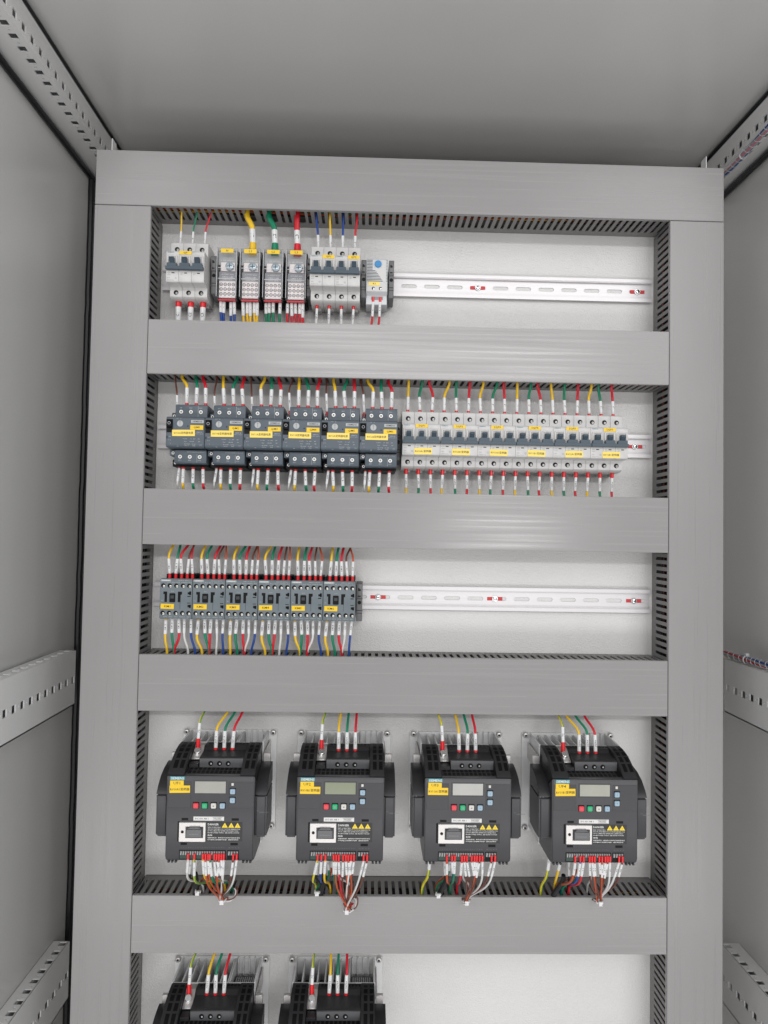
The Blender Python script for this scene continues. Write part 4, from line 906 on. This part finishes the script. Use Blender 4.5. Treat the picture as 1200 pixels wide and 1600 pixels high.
# --- drives
allx = [(d, -979) for d in DX] + [(196.2, -1311), (363.4, -1311)]
for k, (X, Z) in enumerate(allx):
    nm = ('UF%d' % (k + 1)) if k < 4 else ('the lower left drive', 'the lower right drive')[k - 4]
    zt = Z + 979; top = -796 + zt if k < 4 else -1129
    side = (6, 1, -2, -9, 4, 0)[k]
    wire((X - 29.2, -18, -844 + zt), (X - 29 + (2, 4, -5, 0, 4, 1)[k], 16, top), 'earth', 1.5, 'yellow green earth wire on the bracket of ' + ('drive ' if k < 4 else '') + nm, 12, 20, (0.02 if k != 2 else -.05, 0.22), rs=2.3, rf=3.2, txt='PE', th=2.2)
    for i, (c, dx) in enumerate((('yellow', -5.5), ('green', 6.0), ('red', 17.6))):
        wire((X + dx, -15, -850 + zt), (X + dx + side * (1.4 - .2 * i) + (3 if k == 0 else 0), 14, top), c, 1.75, '%s power wire into top of %s' % (c, ('drive ' if k < 4 else '') + nm), 5, 22, (R_(-.03, .09) - (.08 if i == 1 and k < 2 else 0), 0.16), rs=2.6, rf=3.2, txt='%s:%d' % (('2QF%d' % (k + 1)), 2 * i + 2), th=2.1)
TIE = [((354, 1396), 4), ((549, 1411), 5), ((735, 1398), 4), ((944, 1397), 4)]
tiex = [(209.0, -1055.5), (380.0, -1068), (545.0, -1055), (731.0, -1055)]
allw = {
 0: [('white', 3.2, 'b'), ('earth', 6, 'a'), ('yellow', 9.2, 'y'), ('orange', 10.2, 't'), ('orange', 11.2, 't'), ('brown', 14.0, 't'), ('brown', 15.0, 't'), ('orange', 16.0, 't'), ('white', 17.0, 't'), ('white', 18.0, 't')],
}
def low(k, spec, X):
    tx, tz = tiex[k]
    for i, (c, slot, kind) in enumerate(spec):
        u = (20.6 + 3.08 * slot - 57) if slot < 30 else (81.4 + 3.5 * (slot - 30) + 1.4 - 57)
        x = X + u; A = (x, 65 - 136.0, -979 + 12.8)
        st = .25 if i % 2 else .0
        slen = 17 + R_(-1, 4)
        lean_x = {'t': 0.10 if u < 12 else (-.02 if u < 24 else -.22), 'y': .04, 'a': .06, 'b': -.12}[kind] + R_(-.13, .13)
        gap = R_(0, 3); cn = sum(1 for q in spec[:i + 1] if q[0] == c); tot = sum(1 for q in spec if q[0] == c); cc = c if c != 'earth' else 'yellow green'
        lb = ('%s of the %s control wires from the left under drive UF%d' % (ordn[cn - 1], cc, k + 1)) if tot > 1 else 'the only %s control wire under drive UF%d' % (cc, k + 1)
        if kind == 't':
            v = (tx + R_(-3, 3), -17 + R_(-3, 3), tz + 3 + R_(-1, 3)); B = (tx + R_(-12, 20), 14, -1066)
            wire(A, B, c, 1.15 if c != 'white' else 1.35, lb, 7.0, slen, (lean_x, .25), rs=1.6, rf=1.6, txt='%d:%d' % (k + 1, i + 11), th=1.6, gap=gap, via=v, group='thin control wires under the drives')
        else:
            B = (sn(x + {'y': 12, 'a': 4, 'b': -2}[kind]) , 12 + R_(0, 10), -1058)
            wire(A, B, c, 1.5, lb, 7.0, slen, (lean_x, .35 + R_(-.1, .1)), rs=1.9, rf=1.7, txt='%d:%d' % (k + 1, i + 11), th=1.6, gap=gap, group='thin control wires under the drives')
SPEC = [
 [('white', 3.2, 'b'), ('earth', 5.8, 'a'), ('yellow', 9.4, 'y'), ('orange', 10.5, 't'), ('orange', 11.6, 't'), ('green', 12.4, 'y'), ('brown', 14.2, 't'), ('brown', 15.2, 't'), ('orange', 16.2, 't'), ('white', 17.2, 't'), ('white', 18.2, 't'), ('brown', 31.7, 't'), ('white', 33.0, 't')],
 [('earth', 2.6, 'b'), ('blue', 4.2, 'a'), ('yellow', 5.9, 'a'), ('green', 9.4, 'a'), ('orange', 10.5, 't'), ('red', 11.6, 't'), ('brown', 13.4, 't'), ('orange', 14.6, 't'), ('orange', 15.6, 't'), ('white', 16.8, 't'), ('brown', 18.0, 't'), ('white', 31.7, 't'), ('brown', 33.0, 't')],
 [('orange', 3.0, 'y'), ('blue', 5.2, 'y'), ('green', 6.4, 'a'), ('red', 9.4, 'a'), ('brown', 10.5, 't'), ('brown', 11.6, 't'), ('brown', 13.6, 't'), ('orange', 14.8, 't'), ('brown', 15.8, 't'), ('brown', 17.0, 't'), ('white', 18.2, 't'), ('brown', 31.7, 't'), ('white', 33.0, 't')],
 [('orange', 3.2, 'b'), ('blue', 5.4, 'b'), ('red', 6.8, 'a'), ('brown', 9.4, 't'), ('orange', 10.5, 't'), ('brown', 11.6, 't'), ('brown', 13.6, 't'), ('orange', 14.8, 't'), ('brown', 16.2, 't'), ('brown', 17.2, 't'), ('white', 18.2, 't'), ('white', 31.7, 't'), ('brown', 33.0, 't')]]
for k in range(4): low(k, SPEC[k], DX[k])
for k in range(4):                    # short leads coming out from behind the drives
    for j, (c, dx, bx) in enumerate((('green', -22 + 3 * k, -12), ('black', -30 + 2 * k, 16), ('orange', -14, -20), ('white', 2 + k, 12))):
        x = DX[k] + dx
        wire((x, -36 + 4 * j, -977), (sn(x + bx), 14 + 3 * j, -1058), c, 1.4 + .3 * (j == 1), 'short %s lead emerging behind the control wires of drive UF%d' % (c, k + 1), 0, 20 + 4 * (j % 2), (R_(-.18, .18), .2), rs=2.0, txt='%d0%d' % (k + 1, j + 1), th=1.7, gap=6 + 5 * (j % 2), group='short leads behind the control wires')
# earth and screened leads coming from behind drives 3 and 4
for x, c, lb, dx in ((492.0, 'earth', 'yellow green wire hanging left under drive UF3', -4), (655.0, 'earth', 'yellow green wire hanging left under drive UF4', -3), (672.0, 'yellow', 'yellow wire with tilted sleeve under drive UF4', 2)):
    wire((x, -40, -975), (sn(x + dx), 12, -1058), c, 1.8, lb, 0, 26, (-.03 if x != 672 else -.12, .3), rs=2.4, txt='PE', th=2.2, group='thin control wires under the drives')
# cable ties and shrink boots
def tie(label, x, y, z, r, tail):
    t = MB(); pts = [(r * math.cos(a * math.pi / 9), r * .55 * math.sin(a * math.pi / 9), .6 * math.sin(a)) for a in range(19)]
    t.tube(pts, 1.1, 6); t.box(-2.6, 2.6, -r * .55 - 3.4, -r * .55 + .4, -2.8, 2.8); t.tube([(2, -r * .5 - 2, 0), (tail[0] * .5, -r * .6 - 4, tail[1] * .3), tail[:1] + (-r * .4,) + tail[1:]], .9, 6)
    tag(t.build('cable_tie', WHITE, None, (x, y, z), bevel=0.4), label, 'cable tie', 'white cable ties')
for k in range(4): tie('white cable tie gathering control wires under drive UF%d' % (k + 1), tiex[k][0], -17, tiex[k][1] + 3, 4.6, ((6, 4), (9, 3), (-5, -2), (4, -3))[k])
for x, z, nm in ((173, -1046, 'UF1'), (338, -1046, 'UF2'), (507, -1048, 'UF3')):
    tie('small white cable tie on the black lead under drive ' + nm, x, -6, z, 3.4, (-3, 4))
for x, nm in ((167, 'UF1'), (342, 'UF2'), (510, 'UF3'), (672, 'UF4')):
    o = MB().tube(bez((6, -24, 50), (8, -20, 36), (2, -6, 26), (0, 6, 6), 9), 3.0, 10, r2=4.0).build('heat_shrink_lead', WC['black'], None, (x, 0, -1062), smooth=True)
    tag(o, 'black heat shrink lead behind the wires under drive ' + nm, 'cable', 'black leads into the lower trunking')
# slack loops beside the tied bundles
for k, (dx, dz) in enumerate(((10, 8), (5, 10))):
    x, z = tiex[k]
    pts = bez((0, 0, 0), (6 + dx, -2, -3), (8 + dx, 4, 14), (3 + dx, 6, 14), 10)
    for c, off in (('white', 0), ('brown', 2.4)):
        o = MB().tube([(p[0] + off, p[1], p[2] + off) for p in pts] + [(3 + dx, 22, 4)], 0.9, 7).build('wire', WC[c], None, (x + 2, -16, z + 2), smooth=True)
        tag(o, 'looped slack end of a %s wire beside the tie under drive UF%d' % (c, k + 1), 'wire', 'slack wire loops')

# bundles lying on the right frame rails
def bundle(label, pts, cols, R0, n, ties):
    t = thing('cable_bundle', label, 'cable bundle', pts[0]); P = [Vector(p) - Vector(pts[0]) for p in pts]
    full = []
    for i in range(len(P) - 1):
        for j in range(12):
            full.append(P[i].lerp(P[i + 1], j / 12))
    full.append(P[-1])
    for w_ in range(n):
        a0 = 2 * math.pi * w_ / n; mb = MB()
        mb.tube([(p.x + R0 * math.cos(a0 + i * .10), p.y, p.z + R0 * math.sin(a0 + i * .10)) for i, p in enumerate(full)], 1.5, 6)
        mb.build('wire', WC[cols[w_ % len(cols)]], t, smooth=True)
    sp = MB(); pts2 = []
    tot = len(full)
    for i in range(tot * 8):
        q = i / 8; a = int(q); f_ = q - a; p = full[min(a, tot - 1)].lerp(full[min(a + 1, tot - 1)], f_); an = q * 2.4
        pts2.append((p.x + (R0 + 2.1) * math.cos(an), p.y, p.z + (R0 + 2.1) * math.sin(an)))
    sp.tube(pts2, 0.4, 5); sp.build('spiral_wrap', mat('clear_wrap', (0.62, 0.66, 0.72), 0.25), t, smooth=True)
    for q in ties:
        p = full[int(q * (tot - 1))]; c = MB()
        c.tube([(p.x + (R0 + 2.8) * math.cos(a * math.pi / 8), p.y, p.z + (R0 + 2.8) * math.sin(a * math.pi / 8)) for a in range(17)], 1.2, 6)
        c.box(p.x - 3.5, p.x + 2.5, p.y - 3.5, p.y + 3, p.z + R0 + 1.8, p.z + R0 + 7); c.build('tie', WHITE, t, bevel=0.4)
bundle('spiral wrapped coloured bundle hanging along the upper right rail', [(1004, 215, 84), (1006, 150, 86), (1009, 90, 92), (1007, 20, 96), (1006, -50, 100), (1007, -150, 96), (1006, -260, 98)], ['blue', 'grey', 'pink', 'grey', 'blue', 'grey', 'white'], 2.8, 7, (0.24,))
bundle('coloured wire bundle lying on the middle right rail', [(1020, 230, -742), (1026, 160, -742), (1029, 110, -741), (1034, 40, -740), (1036, -60, -742), (1034, -200, -742)], ['blue', 'grey', 'red', 'grey', 'grey', 'yellow', 'blue', 'grey'], 3.7, 8, (0.26,))
bpy.data.objects.remove(_fo)
print('objects', len(bpy.data.objects), 'tris', sum(sum(len(p.vertices) - 2 for p in o.data.polygons) for o in bpy.data.objects if o.type == 'MESH'))
